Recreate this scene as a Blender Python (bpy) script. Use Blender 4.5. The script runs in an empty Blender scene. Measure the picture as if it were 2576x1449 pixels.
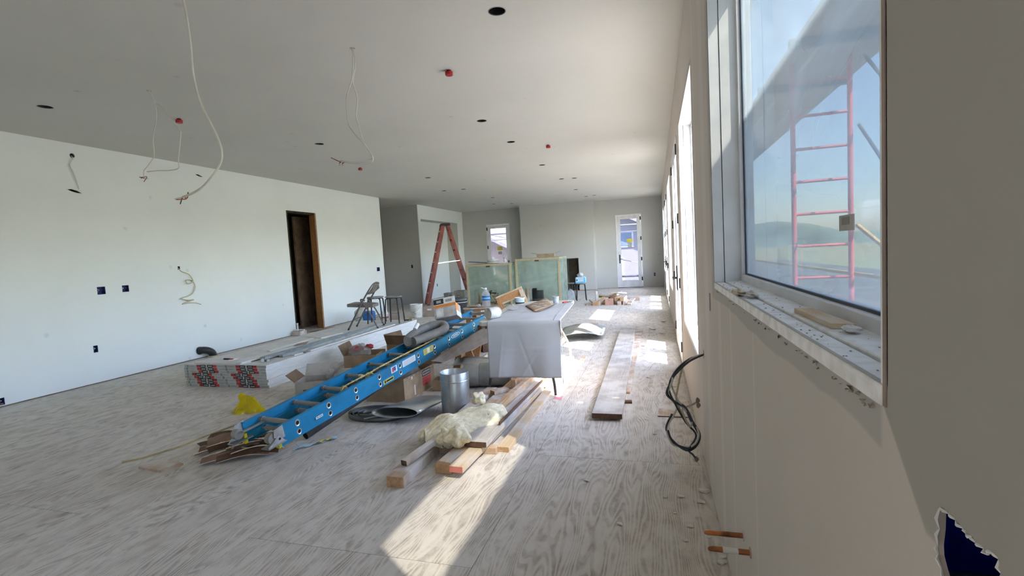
import bpy, math, random
from mathutils import Vector, Matrix, Euler
random.seed(7)
sc = bpy.context.scene
COL = sc.collection
R = math.radians
V = Vector

# ------------------------------------------------------------------ camera
cam = bpy.data.cameras.new('camera'); camo = bpy.data.objects.new('camera', cam); COL.objects.link(camo)
F_PX = 1228.68; cam.sensor_width = 36.0; cam.lens = 36.0 * F_PX / 2576.0; cam.clip_start = 0.02; cam.clip_end = 2000
yaw, pitch, roll = R(16.55976), R(-3.89708), R(-3.19486)
fw = V((-math.sin(yaw) * math.cos(pitch), math.cos(yaw) * math.cos(pitch), math.sin(pitch)))
rt = V((math.cos(yaw), math.sin(yaw), 0)); upv = rt.cross(fw)
rr = rt * math.cos(roll) + upv * math.sin(roll); uu = upv * math.cos(roll) - rt * math.sin(roll)
mw = Matrix((rr, uu, -fw)).transposed().to_4x4(); mw.translation = (0, 0, 1.36)
camo.matrix_world = mw
sc.camera = camo

# ------------------------------------------------------------------ world, sun, exposure
SUN_DIR = V((-1.0, 0.74, -1.44)).normalized()
w = bpy.data.worlds.new('sky_world'); sc.world = w; w.use_nodes = True
nt = w.node_tree; bg = nt.nodes['Background']
sky = nt.nodes.new('ShaderNodeTexSky'); sky.sky_type = 'NISHITA'; sky.sun_disc = False
sky.sun_elevation = math.asin(-SUN_DIR.z); sky.sun_rotation = math.atan2(-SUN_DIR.x, -SUN_DIR.y)
sky.altitude = 50; sky.air_density = 1.0; sky.dust_density = 1.2; sky.ozone_density = 1.0
nt.links.new(sky.outputs[0], bg.inputs[0]); bg.inputs[1].default_value = 0.9
sl = bpy.data.lights.new('sun', 'SUN'); so = bpy.data.objects.new('sun', sl); COL.objects.link(so)
sl.energy = 30.0; sl.angle = R(0.6); sl.color = (1.0, 0.90, 0.75)
so.rotation_euler = SUN_DIR.to_track_quat('-Z', 'Y').to_euler(); so.location = (6, -4, 9)
sc.view_settings.view_transform = 'Standard'; sc.view_settings.look = 'None'
sc.view_settings.gamma = 1.0; sc.view_settings.use_curve_mapping = False
sc.view_settings.exposure = 1.3
sc.cycles.max_bounces = 7; sc.cycles.diffuse_bounces = 4; sc.cycles.glossy_bounces = 2; sc.cycles.transparent_max_bounces = 12
sc.cycles.caustics_reflective = False; sc.cycles.caustics_refractive = False; sc.cycles.use_adaptive_sampling = True; sc.cycles.adaptive_threshold = 0.03
sc.cycles.sample_clamp_indirect = 8.0

# ------------------------------------------------------------------ material helpers
class NT:
    def __init__(s, name):
        s.m = bpy.data.materials.new(name); s.m.use_nodes = True; s.t = s.m.node_tree
        s.p = s.t.nodes['Principled BSDF']; s.o = s.t.nodes['Material Output']
    def n(s, typ, **kw):
        x = s.t.nodes.new('ShaderNode' + typ)
        for k, v in kw.items():
            if k.startswith('i_'):
                x.inputs[int(k[2:]) if k[2:].isdigit() else k[2:]].default_value = v
            else: setattr(x, k, v)
        return x
    def l(s, a, b): s.t.links.new(a, b)
    def coords(s, scale=(1, 1, 1), kind='Object', rnd=0.0):
        tc = s.n('TexCoord'); mp = s.n('Mapping'); mp.inputs['Scale'].default_value = scale
        s.l(tc.outputs[kind], mp.inputs['Vector'])
        if rnd:
            oi = s.n('ObjectInfo'); mu = s.n('Math', operation='MULTIPLY'); mu.inputs[1].default_value = rnd
            s.l(oi.outputs['Random'], mu.inputs[0]); cx = s.n('CombineXYZ')
            s.l(mu.outputs[0], cx.inputs[0]); s.l(mu.outputs[0], cx.inputs[1]); s.l(cx.outputs[0], mp.inputs['Location'])
        return mp.outputs[0]
    def noise(s, vec, scale, detail=4, rough=.55, dist=0):
        x = s.n('TexNoise'); x.inputs['Scale'].default_value = scale; x.inputs['Detail'].default_value = detail
        x.inputs['Roughness'].default_value = rough; x.inputs['Distortion'].default_value = dist
        if vec is not None: s.l(vec, x.inputs['Vector'])
        return x.outputs[0]
    def ramp(s, fac, stops):
        r = s.n('ValToRGB'); e = r.color_ramp.elements
        while len(e) < len(stops): e.new(0.5)
        for i, (p, c) in enumerate(stops):
            e[i].position = p; e[i].color = (c, c, c, 1) if isinstance(c, (int, float)) else (*c, 1)
        s.l(fac, r.inputs[0]); return r.outputs[0]
    def mix(s, fac, a, b, mode='MIX'):
        x = s.n('Mix', data_type='RGBA', blend_type=mode)
        for sock, val in ((x.inputs[0], fac), (x.inputs[6], a), (x.inputs[7], b)):
            if isinstance(val, (int, float)): sock.default_value = val
            elif isinstance(val, tuple): sock.default_value = (*val, 1) if len(val) == 3 else val
            else: s.l(val, sock)
        return x.outputs[2]
    def math(s, op, a, b=None, c=None):
        x = s.n('Math', operation=op)
        for i, v in enumerate((a, b, c)):
            if v is None: continue
            if isinstance(v, (int, float)): x.inputs[i].default_value = v
            else: s.l(v, x.inputs[i])
        return x.outputs[0]
    def sep(s, vec):
        x = s.n('SeparateXYZ'); s.l(vec, x.inputs[0]); return x.outputs
    def base(s, c):
        if isinstance(c, tuple): s.p.inputs['Base Color'].default_value = (*c, 1)
        else: s.l(c, s.p.inputs['Base Color'])
    def bump(s, h, strength=.3, dist=.01):
        b = s.n('Bump'); b.inputs['Strength'].default_value = strength; b.inputs['Distance'].default_value = dist
        s.l(h, b.inputs['Height']); s.l(b.outputs[0], s.p.inputs['Normal'])
    def schlick(s, f0=.035):
        g = s.n('NewGeometry'); d = s.n('VectorMath', operation='DOT_PRODUCT'); s.l(g.outputs['Incoming'], d.inputs[0]); s.l(g.outputs['Normal'], d.inputs[1])
        return s.math('ADD', s.math('MULTIPLY', s.math('POWER', s.math('SUBTRACT', 1.0, s.math('ABSOLUTE', d.outputs['Value'])), 5.0), 1 - f0), f0)
    def set(s, rough=.6, metal=0, spec=.4):
        s.p.inputs['Roughness'].default_value = rough; s.p.inputs['Metallic'].default_value = metal
        s.p.inputs['Specular IOR Level'].default_value = spec

MATS = {}
def simple(name, col, rough=.6, metal=0, var=.12, scale=6, bump=0.0, spec=.35, stretch=(1, 1, 1), col2=None):
    """plain procedural material: noise blend between two shades of its own colour"""
    n = NT(name); v = n.coords(stretch, rnd=13.0)
    f = n.noise(v, scale, 3)
    c2 = col2 if col2 else tuple(max(0, x * (1 - var * 2)) for x in col)
    c1 = tuple(min(1, x * (1 + var * .5)) for x in col)
    n.base(n.ramp(f, [(.32, c2), (.62, c1)])); n.set(rough, metal, spec)
    if bump: n.bump(n.noise(v, scale * 4, 4), bump, .004)
    MATS[name] = n.m; return n.m

def wood(name, light, dark, stretch=(18, .9, 18), rough=.65, dust=0.0):
    n = NT(name); v = n.coords(stretch, rnd=29.0)
    f = n.noise(v, 2.2, 4, .6, .8)
    c = n.ramp(f, [(.3, dark), (.65, light)])
    v2 = n.coords((1, 1, 1), rnd=11.0)
    if dust:
        # plaster dust that has settled on the pieces
        d = n.ramp(n.noise(v2, 5, 5), [(.42, 0.0), (.62, dust)])
        c = n.mix(d, c, (.72, .69, .66))
    n.base(c); n.set(rough, 0, .25)
    MATS[name] = n.m; return n.m

def drywall(name, base, smear, amount=.5, scale=.9, spots=True):
    n = NT(name); v = n.coords()
    a = n.ramp(n.noise(v, scale, 4, .6), [(.35, 0.0), (.7, amount)])
    c = n.mix(a, base, smear)
    if spots:   # patched screw heads
        vo = n.n('TexVoronoi'); vo.inputs['Scale'].default_value = 2.6; n.l(v, vo.inputs['Vector'])
        k = n.ramp(vo.outputs['Distance'], [(.03, .4), (.10, 0.0)])
        gate = n.ramp(n.noise(v, 1.7, 2), [(.5, 0.0), (.56, 1.0)])
        c = n.mix(n.math('MULTIPLY', k, gate), c, tuple(x * .62 for x in smear))
    n.base(c); n.set(.85, 0, .2)
    MATS[name] = n.m; return n.m

drywall('wall_paint', (.83, .86, .865), (.76, .79, .80), .6)
drywall('ceiling_paint', (.66, .645, .59), (.60, .585, .54), .55, .7)
drywall('back_paint', (.58, .57, .535), (.52, .515, .49), .6)
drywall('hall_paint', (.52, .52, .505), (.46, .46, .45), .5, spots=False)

def right_wall():
    n = NT('right_wall_board'); v = n.coords(); X, Y, Z = n.sep(v)
    board = n.mix(n.ramp(n.noise(v, 1.3, 5), [(.35, 0.0), (.7, .6)]), (.66, .60, .535), (.59, .54, .485))
    # vertical mud joints (drywall seams), each its own band of lighter compound
    ed = n.noise(v, 6, 3)
    yy = n.math('ADD', Y, n.math('MULTIPLY', n.math('SUBTRACT', ed, .5), .02))
    def band(c, wd):
        return n.ramp(n.math('ABSOLUTE', n.math('SUBTRACT', yy, c)), [(wd * .8, 1.0), (wd, 0.0)])
    m = n.math('MAXIMUM', band(2.22, .05), n.math('MAXIMUM', band(1.47, .012), n.math('MAXIMUM', band(1.90, .02), n.math('MAXIMUM', band(2.75, .1), band(3.25, .04)))))
    c = n.mix(n.math('MULTIPLY', m, .55), board, (.72, .68, .63))
    # fresh grey compound below the sill: runs along it with a ragged lower edge
    ed2 = n.math('MULTIPLY', n.math('SUBTRACT', n.noise(v, 2.2, 4), .5), .12)
    low = n.math('ADD', 1.108, n.math('MULTIPLY', ed2, .45))
    zf = n.ramp(n.math('SUBTRACT', Z, low), [(0.0, 0.0), (.006, 1.0)])
    yf = n.math('MULTIPLY', n.ramp(n.math('SUBTRACT', Y, .66), [(0.0, 0.0), (.01, 1.0)]), n.ramp(n.math('SUBTRACT', 2.5, Y), [(0.0, 0.0), (.05, 1.0)]))
    c = n.mix(n.math('MULTIPLY', n.math('MULTIPLY', zf, yf), .8), c, (.47, .455, .42))
    # skimmed smooth end of the wall close to the camera
    bz = n.math('ADD', 1.056, n.math('MULTIPLY', n.math('MAXIMUM', n.math('SUBTRACT', Y, .565), 0.0), 1.05))
    sk = n.math('MULTIPLY', n.ramp(n.math('SUBTRACT', n.math('ADD', Z, n.math('MULTIPLY', ed2, .1)), bz), [(0.0, 0.0), (.006, 1.0)]), n.ramp(n.math('SUBTRACT', .662, Y), [(0.0, 0.0), (.004, 1.0)]))
    c = n.mix(sk, c, (.43, .41, .365))
    n.base(c); n.set(.85, 0, .2); MATS['right_wall'] = n.m
right_wall()

def plywood_floor():
    n = NT('plywood_floor'); v = n.coords((1, 1, 1), rnd=37.0)
    mp = n.n('Mapping'); mp.inputs['Scale'].default_value = (1.0, .16, 1.0); n.l(v, mp.inputs['Vector'])
    warp = n.noise(mp.outputs[0], 2.4, 3, .5)
    cx = n.n('CombineXYZ'); n.l(n.math('MULTIPLY', warp, 1.1), cx.inputs[0]); n.l(n.math('MULTIPLY', warp, .35), cx.inputs[1])
    ad = n.n('VectorMath', operation='ADD'); n.l(mp.outputs[0], ad.inputs[0]); n.l(cx.outputs[0], ad.inputs[1])
    wv = n.n('TexWave', wave_type='BANDS', bands_direction='X'); wv.inputs['Scale'].default_value = 13.0
    wv.inputs['Distortion'].default_value = 3.2; wv.inputs['Detail'].default_value = 3; wv.inputs['Detail Scale'].default_value = 1.6
    n.l(ad.outputs[0], wv.inputs['Vector'])
    grain = n.ramp(wv.outputs[1], [(.25, 0.0), (.75, 1.0)])
    mp2 = n.n('Mapping'); mp2.inputs['Scale'].default_value = (1, .45, 1); n.l(v, mp2.inputs['Vector'])
    patch = n.noise(mp2.outputs[0], 13.0, 4, .68)
    big = n.noise(v, 1.1, 2)
    woodc = n.mix(grain, (.37, .315, .275), (.58, .53, .48))
    dustm = n.math('MULTIPLY', n.ramp(patch, [(.34, .12), (.58, .95)]), n.ramp(big, [(.3, .6), (.65, 1.0)]))
    c = n.mix(dustm, woodc, (.74, .695, .64))
    c = n.mix(n.math('MULTIPLY', grain, .16), c, (.80, .76, .70))
    n.base(c); n.set(.75, 0, .25)
    MATS['floor'] = n.m
plywood_floor()

wood('lumber', (.62, .40, .22), (.45, .26, .13), dust=.55)
wood('lumber_pale', (.70, .54, .36), (.56, .40, .24), dust=.6)
wood('lumber_dusty', (.56, .42, .31), (.42, .29, .2), dust=.95)
wood('lumber_dark', (.16, .09, .06), (.08, .045, .03))
wood('stud', (.46, .22, .08), (.33, .14, .05))
wood('plank_grey', (.52, .49, .46), (.40, .36, .33), dust=.7)
wood('ply_panel', (.17, .14, .125), (.13, .105, .095), dust=.05)
wood('saw_wood', (.52, .29, .14), (.38, .19, .08))
wood('crate_wood', (.55, .47, .31), (.43, .35, .22))
simple('red_end', (.62, .20, .17), .7)
simple('pink_wood', (.60, .36, .28), .7)
simple('pvc_white', (.82, .83, .83), .4, var=.04)
simple('frame_white', (.80, .80, .82), .45, var=.05)
simple('sill_white', (.90, .90, .90), .6, var=.1, scale=25, col2=(.78, .76, .73))
simple('mud_crust', (.42, .36, .30), .95, var=.3, scale=40, bump=.5)
simple('black_hw', (.025, .024, .024), .45, var=.1)
simple('gasket', (.03, .035, .05), .5)
simple('box_blue', (.015, .03, .16), .5, var=.2)
simple('dark_hole', (.012, .012, .014), .8)
simple('can_metal', (.06, .06, .065), .5, .6)
simple('galv', (.50, .52, .52), .38, .9, var=.12, scale=9)
simple('galv_dull', (.42, .44, .43), .5, .75, var=.15, scale=7)
simple('galv_dark', (.20, .215, .215), .5, .7, var=.15, scale=7)
simple('alu', (.75, .76, .77), .35, .9, var=.15, scale=14)
simple('rung_grey', (.36, .34, .31), .55, .35, var=.12)
simple('ladder_blue', (.012, .235, .46), .5, var=.12, scale=5)
simple('ladder_blue_dark', (.012, .17, .27), .5, var=.12)
simple('ladder_red', (.36, .115, .10), .5, var=.15, scale=5)
simple('ladder_red_dark', (.26, .07, .06), .5, var=.15)
simple('yellow_plastic', (.80, .66, .03), .45, var=.15)
simple('sticker_yellow', (.72, .62, .10), .5, var=.1)
simple('sticker_white', (.78, .79, .82), .5, var=.06, scale=40)
simple('sticker_red', (.62, .08, .07), .5)
simple('sticker_blue', (.05, .12, .45), .5)
simple('ink', (.03, .03, .035), .6)
simple('ink_grey', (.30, .30, .29), .6)
simple('rope', (.66, .50, .20), .8, var=.25, scale=60)
simple('cord_tan', (.50, .40, .20), .7, var=.2)
simple('cable_white', (.72, .70, .64), .5, var=.08)
simple('cable_tan', (.60, .52, .36), .5, var=.08)
simple('cable_dark', (.07, .085, .10), .45, var=.2)
simple('copper', (.48, .19, .085), .42, .75, var=.3, scale=18)
simple('abs_black', (.04, .042, .045), .35, var=.2)
simple('abs_grey', (.10, .105, .115), .5, var=.2)
simple('cardboard', (.40, .285, .185), .85, var=.12, scale=8)
simple('cardboard_dark', (.23, .155, .10), .9, var=.15)
simple('cardboard_grey', (.50, .47, .425), .85, var=.12)
simple('tape', (.60, .47, .30), .4)
simple('gyp_paper', (.74, .73, .71), .8, var=.06)
simple('gyp_edge', (.80, .80, .79), .8, var=.05)
simple('gyp_end', (.50, .50, .475), .8, var=.1)
simple('gyp_tape_red', (.50, .055, .05), .6, var=.2)
simple('gyp_tape_black', (.02, .02, .02), .6)
simple('gyp_brown', (.36, .29, .25), .85)
simple('chair_taupe', (.19, .165, .15), .5, .1, var=.1)
simple('chair_tube', (.17, .15, .14), .4, .4, var=.1)
simple('stool_steel', (.05, .055, .06), .4, .5, var=.2)
simple('stool_seat', (.28, .29, .29), .5, var=.2)
simple('cloth_white', (.52, .52, .525), .85, var=.05, scale=4, bump=.05)
simple('table_plastic', (.73, .70, .63), .5, var=.06)
simple('table_leg', (.52, .46, .36), .45, .2)
simple('leg_dark', (.12, .12, .12), .45, .4)
simple('pink_tag', (.75, .30, .38), .6)
simple('bucket_white', (.74, .73, .69), .5, var=.12, scale=12)
simple('bin_black', (.03, .032, .033), .4)
simple('orange_print', (.75, .27, .06), .5)
simple('grey_print', (.50, .46, .44), .55, var=.2, scale=10)
simple('paint_can', (.60, .58, .52), .45, .25, var=.2, scale=14)
simple('blue_bag', (.04, .17, .47), .45, var=.2)
simple('blue_light', (.20, .52, .78), .4, var=.15)
simple('blue_pale', (.55, .74, .88), .4, var=.15)
simple('foam', (.74, .62, .42), .9, var=.2, bump=.5, scale=20)
simple('foam_white', (.80, .78, .72), .9, var=.15, bump=.5, scale=20)
simple('chip', (.78, .76, .72), .9, var=.1)
simple('red_cap', (.42, .02, .025), .4)
simple('insulation', (.93, .84, .62), .95, var=.14, scale=22, bump=.35, col2=(.82, .70, .45), stretch=(2.5, 1, 3))
simple('flat_sheet', (.62, .64, .63), .32, .85, var=.1)
simple('scaf_red', (.70, .16, .18), .5, var=.1)
simple('scaf_plank', (.50, .48, .45), .8, var=.15, stretch=(10, 1, 10))
simple('brace_steel', (.16, .18, .22), .5, .5)
simple('stucco_white', (.36, .36, .40), .9, var=.06, bump=.2, scale=20)
simple('roof_grey', (.36, .35, .42), .9, var=.15, bump=.3, scale=10)
simple('roof_peach', (.66, .45, .33), .9, var=.1)
simple('house_trim', (.82, .82, .85), .7)
simple('house_glass', (.18, .28, .42), .2)
simple('ground_conc', (.16, .155, .145), .9, var=.15, scale=.8)
simple('ground_land', (.20, .23, .12), 1.0, var=.4, scale=.08, col2=(.30, .25, .15))
simple('hill', (.16, .22, .17), 1.0, var=.3, scale=.02)
simple('leaf', (.10, .22, .06), .7, var=.4, scale=9)
simple('trunk', (.20, .14, .09), .9)
simple('exterior_wall', (.70, .68, .64), .9, var=.05)
simple('brass_rod', (.5, .42, .2), .4, .5)
simple('dark_brown', (.045, .036, .022), .9, var=.3)  # even near-black brown for the firebox and the doorway lining
simple('hose_grey', (.23, .22, .205), .6, var=.15)
simple('shim_brown', (.25, .165, .115), .85, var=.2)
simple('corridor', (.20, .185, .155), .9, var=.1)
simple('box_blue_lit', (.05, .09, .80), .5, var=.2)  # brighter copy of the box blue: light missing in the hole, put into the colour
simple('brown_board', (.28, .19, .13), .8, var=.2)

def glass(name, tint=(.93, .96, .98), gl=1.0):
    n = NT(name); n.t.nodes.remove(n.p)
    tr = n.n('BsdfTransparent'); tr.inputs[0].default_value = (*tint, 1)
    gs = n.n('BsdfGlossy'); gs.inputs['Roughness'].default_value = 0.0
    mx = n.n('MixShader'); n.l(n.math('MULTIPLY', n.schlick(), gl * .6), mx.inputs[0]); n.l(tr.outputs[0], mx.inputs[1]); n.l(gs.outputs[0], mx.inputs[2])
    n.l(mx.outputs[0], n.o.inputs[0]); MATS[name] = n.m
glass('glass'); 

def film(name, tint, milk, amount, wr=.25):
    """pane covered by protective film: clear part + milky scattering part + surface sheen"""
    n = NT(name); n.t.nodes.remove(n.p); v = n.coords()
    tr = n.n('BsdfTransparent'); tr.inputs[0].default_value = (*tint, 1)
    tl = n.n('BsdfTranslucent'); tl.inputs[0].default_value = (*milk, 1)
    df = n.n('BsdfDiffuse'); df.inputs[0].default_value = (*milk, 1)
    mp = n.n('Mapping'); mp.inputs['Scale'].default_value = (1, .7, 2.2); mp.inputs['Rotation'].default_value = (.6, 0, 0); n.l(v, mp.inputs['Vector'])
    wn = n.noise(mp.outputs[0], 1.6, 3, .5, 1.2)
    m1 = n.n('MixShader'); m1.inputs[0].default_value = .35; n.l(tl.outputs[0], m1.inputs[1]); n.l(df.outputs[0], m1.inputs[2])
    m2 = n.n('MixShader'); n.l(n.ramp(wn, [(.3, max(0, amount - wr * .3)), (.7, amount + wr * .3)]), m2.inputs[0]); n.l(tr.outputs[0], m2.inputs[1]); n.l(m1.outputs[0], m2.inputs[2])
    gs = n.n('BsdfGlossy'); gs.inputs['Roughness'].default_value = .03
    bp = n.n('Bump'); bp.inputs['Strength'].default_value = .04; bp.inputs['Distance'].default_value = .02; n.l(wn, bp.inputs['Height']); n.l(bp.outputs[0], gs.inputs['Normal'])
    m3 = n.n('MixShader'); n.l(n.math('MULTIPLY', n.schlick(), .6), m3.inputs[0]); n.l(m2.outputs[0], m3.inputs[1]); n.l(gs.outputs[0], m3.inputs[2])
    n.l(m3.outputs[0], n.o.inputs[0]); MATS[name] = n.m
def plain_film(name, tint, milk, amount):
    n = NT(name); n.t.nodes.remove(n.p)
    tr = n.n('BsdfTransparent'); tr.inputs[0].default_value = (*tint, 1)
    tl = n.n('BsdfTranslucent'); tl.inputs[0].default_value = (*milk, 1)
    m2 = n.n('MixShader'); m2.inputs[0].default_value = amount; n.l(tr.outputs[0], m2.inputs[1]); n.l(tl.outputs[0], m2.inputs[2])
    gs = n.n('BsdfGlossy'); gs.inputs['Roughness'].default_value = .0
    m3 = n.n('MixShader'); n.l(n.math('MULTIPLY', n.schlick(), .6), m3.inputs[0]); n.l(m2.outputs[0], m3.inputs[1]); n.l(gs.outputs[0], m3.inputs[2])
    n.l(m3.outputs[0], n.o.inputs[0]); MATS[name] = n.m
film('film_blue', (.285, .292, .294), (.36, .46, .56), .25, .25)
plain_film('film_door', (.45, .45, .48), (.45, .45, .52), .10)
plain_film('film_pale', (.95, .97, 1.0), (.74, .82, .95), .08)
film('wrap_plastic', (.86, .93, .90), (.60, .71, .63), .62, .35)
film('bottle_plastic', (.94, .97, .99), (.86, .91, .95), .4)
film('bag_clear', (.92, .93, .93), (.78, .76, .74), .5)
film('bag_yellow', (.98, .9, .15), (.95, .82, .06), .8)

# ------------------------------------------------------------------ mesh helpers
def frame_of(d, up=V((0, 0, 1))):
    d = V(d).normalized(); up = V(up)
    if abs(d.dot(up.normalized())) > .98: up = V((0, 1, 0)) if abs(d.y) < .9 else V((1, 0, 0))
    s = d.cross(up).normalized(); u = s.cross(d).normalized(); return d, s, u

class MB:
    def __init__(s): s.v = []; s.f = []; s.mi = []
    def add(s, vs, fs, mi=0):
        o = len(s.v); s.v += [V(x) for x in vs]
        for f in fs: s.f.append([i + o for i in f]); s.mi.append(mi)
        return s
    def box(s, a, b, mi=0):
        x0, y0, z0 = a; x1, y1, z1 = b
        return s.add([(x0, y0, z0), (x1, y0, z0), (x1, y1, z0), (x0, y1, z0), (x0, y0, z1), (x1, y0, z1), (x1, y1, z1), (x0, y1, z1)],
                     [(0, 3, 2, 1), (4, 5, 6, 7), (0, 1, 5, 4), (1, 2, 6, 5), (2, 3, 7, 6), (3, 0, 4, 7)], mi)
    def bar(s, p, q, w, h, up=(0, 0, 1), mi=0, mi_end=None):
        p = V(p); q = V(q); d, sd, u = frame_of(q - p, up)
        c = [(-w / 2, -h / 2), (w / 2, -h / 2), (w / 2, h / 2), (-w / 2, h / 2)]
        vs = [p + sd * a + u * b for a, b in c] + [q + sd * a + u * b for a, b in c]
        s.add(vs, [(0, 1, 5, 4), (1, 2, 6, 5), (2, 3, 7, 6), (3, 0, 4, 7)], mi)
        e = mi if mi_end is None else mi_end
        o = len(s.v) - 8
        s.f.append([o + 3, o + 2, o + 1, o]); s.mi.append(e); s.f.append([o + 4, o + 5, o + 6, o + 7]); s.mi.append(e)
        return s
    def tube(s, pts, r, n=8, caps=True, closed=False, mi=0):
        pts = [V(p) for p in pts]; m = len(pts); o = len(s.v); prev = None
        for i, p in enumerate(pts):
            if closed: d = pts[(i + 1) % m] - pts[i - 1]
            else: d = pts[min(i + 1, m - 1)] - pts[max(i - 1, 0)]
            d.normalize()
            if prev is None: _, sd, u = frame_of(d)
            else:
                sd = prev - d * prev.dot(d)
                sd = sd.normalized() if sd.length > 1e-6 else frame_of(d)[1]; u = sd.cross(d)
            prev = sd; ri = r[i] if isinstance(r, (list, tuple)) else r
            for k in range(n):
                a = 2 * math.pi * k / n; s.v.append(p + sd * math.cos(a) * ri + u * math.sin(a) * ri)
        for i in range(m if closed else m - 1):
            for k in range(n):
                a = o + i * n + k; b = o + i * n + (k + 1) % n; j = (i + 1) % m
                s.f.append([a, b, o + j * n + (k + 1) % n, o + j * n + k]); s.mi.append(mi)
        if caps and not closed:
            s.f.append([o + k for k in range(n)][::-1]); s.mi.append(mi)
            s.f.append([o + (m - 1) * n + k for k in range(n)]); s.mi.append(mi)
        return s
    def cyl(s, p, q, r, n=16, caps=True, mi=0): return s.tube([p, q], r, n, caps, False, mi)
    def lathe(s, prof, c=(0, 0, 0), n=20, mi=0, axis='z'):
        o = len(s.v); c = V(c)
        for r, z in prof:
            for k in range(n):
                a = 2 * math.pi * k / n; s.v.append(c + V((r * math.cos(a), r * math.sin(a), z)))
        for i in range(len(prof) - 1):
            for k in range(n):
                s.f.append([o + i * n + k, o + i * n + (k + 1) % n, o + (i + 1) * n + (k + 1) % n, o + (i + 1) * n + k]); s.mi.append(mi)
        return s
    def disc(s, c, r, n=16, up=(0, 0, 1), mi=0, r2=None):
        d, sd, u = frame_of(up, (0, 1, 0) if abs(V(up).normalized().y) < .9 else (0, 0, 1)); c = V(c); r2 = r2 or r
        return s.add([c + sd * math.cos(2 * math.pi * k / n) * r + u * math.sin(2 * math.pi * k / n) * r2 for k in range(n)], [list(range(n))], mi)
    def prism(s, poly, d, mi=0, mi_cap=None):
        """poly: list of 3D points, extruded by vector d"""
        n = len(poly); d = V(d); vs = [V(p) for p in poly] + [V(p) + d for p in poly]
        o = len(s.v); s.add(vs, [], mi)
        for k in range(n): s.f.append([o + k, o + (k + 1) % n, o + n + (k + 1) % n, o + n + k]); s.mi.append(mi)
        e = mi if mi_cap is None else mi_cap
        s.f.append([o + k for k in range(n)][::-1]); s.mi.append(e); s.f.append([o + n + k for k in range(n)]); s.mi.append(e)
        return s
    def grid(s, fn, nu, nv, mi=0):
        o = len(s.v)
        for j in range(nv + 1):
            for i in range(nu + 1): s.v.append(V(fn(i / nu, j / nv)))
        for j in range(nv):
            for i in range(nu):
                a = o + j * (nu + 1) + i; s.f.append([a, a + 1, a + nu + 2, a + nu + 1]); s.mi.append(mi)
        return s
    def tf(s, M):
        s.v = [M @ p for p in s.v]; return s

def thing(name, label, cat, loc=(0, 0, 0), rz=0.0, group=None, kind=None):
    o = bpy.data.objects.new(name, None); COL.objects.link(o); o.empty_display_size = .1
    o.location = loc; o.rotation_euler = (0, 0, rz); tag(o, label, cat, group, kind)
    return o
def tag(o, label=None, cat=None, group=None, kind=None):
    if label: o['label'] = label
    if cat: o['category'] = cat
    if group: o['group'] = group
    if kind: o['kind'] = kind
    return o
def loc_m(o): return Matrix.Translation(o.location) @ o.rotation_euler.to_matrix().to_4x4()
def world_m(o):
    m = loc_m(o)
    while o.parent: o = o.parent; m = loc_m(o) @ m
    return m
def mk(mb, name, mats, parent=None, local=False, smooth=False, bevel=0.0, solid=0.0, subd=0, label=None, origin=None):
    """turn a builder into one mesh object. Coordinates are world unless local=True (then in the parent's frame)."""
    if isinstance(mats, str): mats = [mats]
    vs = mb.v
    if parent is not None and not local:
        inv = world_m(parent).inverted(); vs = [inv @ p for p in vs]
    loc = V((0, 0, 0))
    if parent is None:
        if origin is None:
            xs = [p.x for p in vs]; ys = [p.y for p in vs]; zs = [p.z for p in vs]
            loc = V(((min(xs) + max(xs)) / 2, (min(ys) + max(ys)) / 2, min(zs)))
        else: loc = V(origin)
        vs = [p - loc for p in vs]
    me = bpy.data.meshes.new(name); me.from_pydata([tuple(p) for p in vs], [], mb.f)
    for m in mats: me.materials.append(MATS[m])
    me.polygons.foreach_set('material_index', mb.mi)
    if smooth: me.polygons.foreach_set('use_smooth', [True] * len(me.polygons))
    me.validate(); me.update()
    o = bpy.data.objects.new(name, me); COL.objects.link(o); o.location = loc; o.parent = parent
    if label: o['label'] = label
    if solid: md = o.modifiers.new('solid', 'SOLIDIFY'); md.thickness = solid; md.offset = 0
    if bevel: md = o.modifiers.new('bevel', 'BEVEL'); md.width = bevel; md.segments = 2; md.limit_method = 'ANGLE'
    if subd: md = o.modifiers.new('subd', 'SUBSURF'); md.levels = subd; md.render_levels = subd
    if smooth and not subd:
        try: me.set_sharp_from_angle(angle=R(40))
        except Exception: pass
    return o
def one(mb, name, mats, label, cat, group=None, kind=None, **kw):
    return tag(mk(mb, name, mats, **kw), label, cat, group, kind)
def copy_tree(o, parent=None):
    c = o.copy(); COL.objects.link(c); c.parent = parent
    for ch in list(o.children): copy_tree(ch, c)
    return c

def plate(outer, holes, th):
    """flat plate with holes in (u, v), thickness th along w: returns verts, faces"""
    cu = bpy.data.curves.new('tmp', 'CURVE'); cu.dimensions = '2D'; cu.fill_mode = 'BOTH'; cu.extrude = th / 2
    for poly in [outer] + holes:
        sp = cu.splines.new('POLY'); sp.points.add(len(poly) - 1); sp.use_cyclic_u = True
        for p, (a, b) in zip(sp.points, poly): p.co = (a, b, 0, 1)
    ob = bpy.data.objects.new('tmp', cu); me = bpy.data.meshes.new_from_object(ob)
    vs = [tuple(v.co) for v in me.vertices]; fs = [list(p.vertices) for p in me.polygons]
    bpy.data.objects.remove(ob); bpy.data.curves.remove(cu); bpy.data.meshes.remove(me)
    return vs, fs
def rect(a, b, c, d): return [(a, c), (b, c), (b, d), (a, d)]
def circ(x, y, r, n=20): return [(x + r * math.cos(2 * math.pi * k / n), y + r * math.sin(2 * math.pi * k / n)) for k in range(n)]
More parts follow.
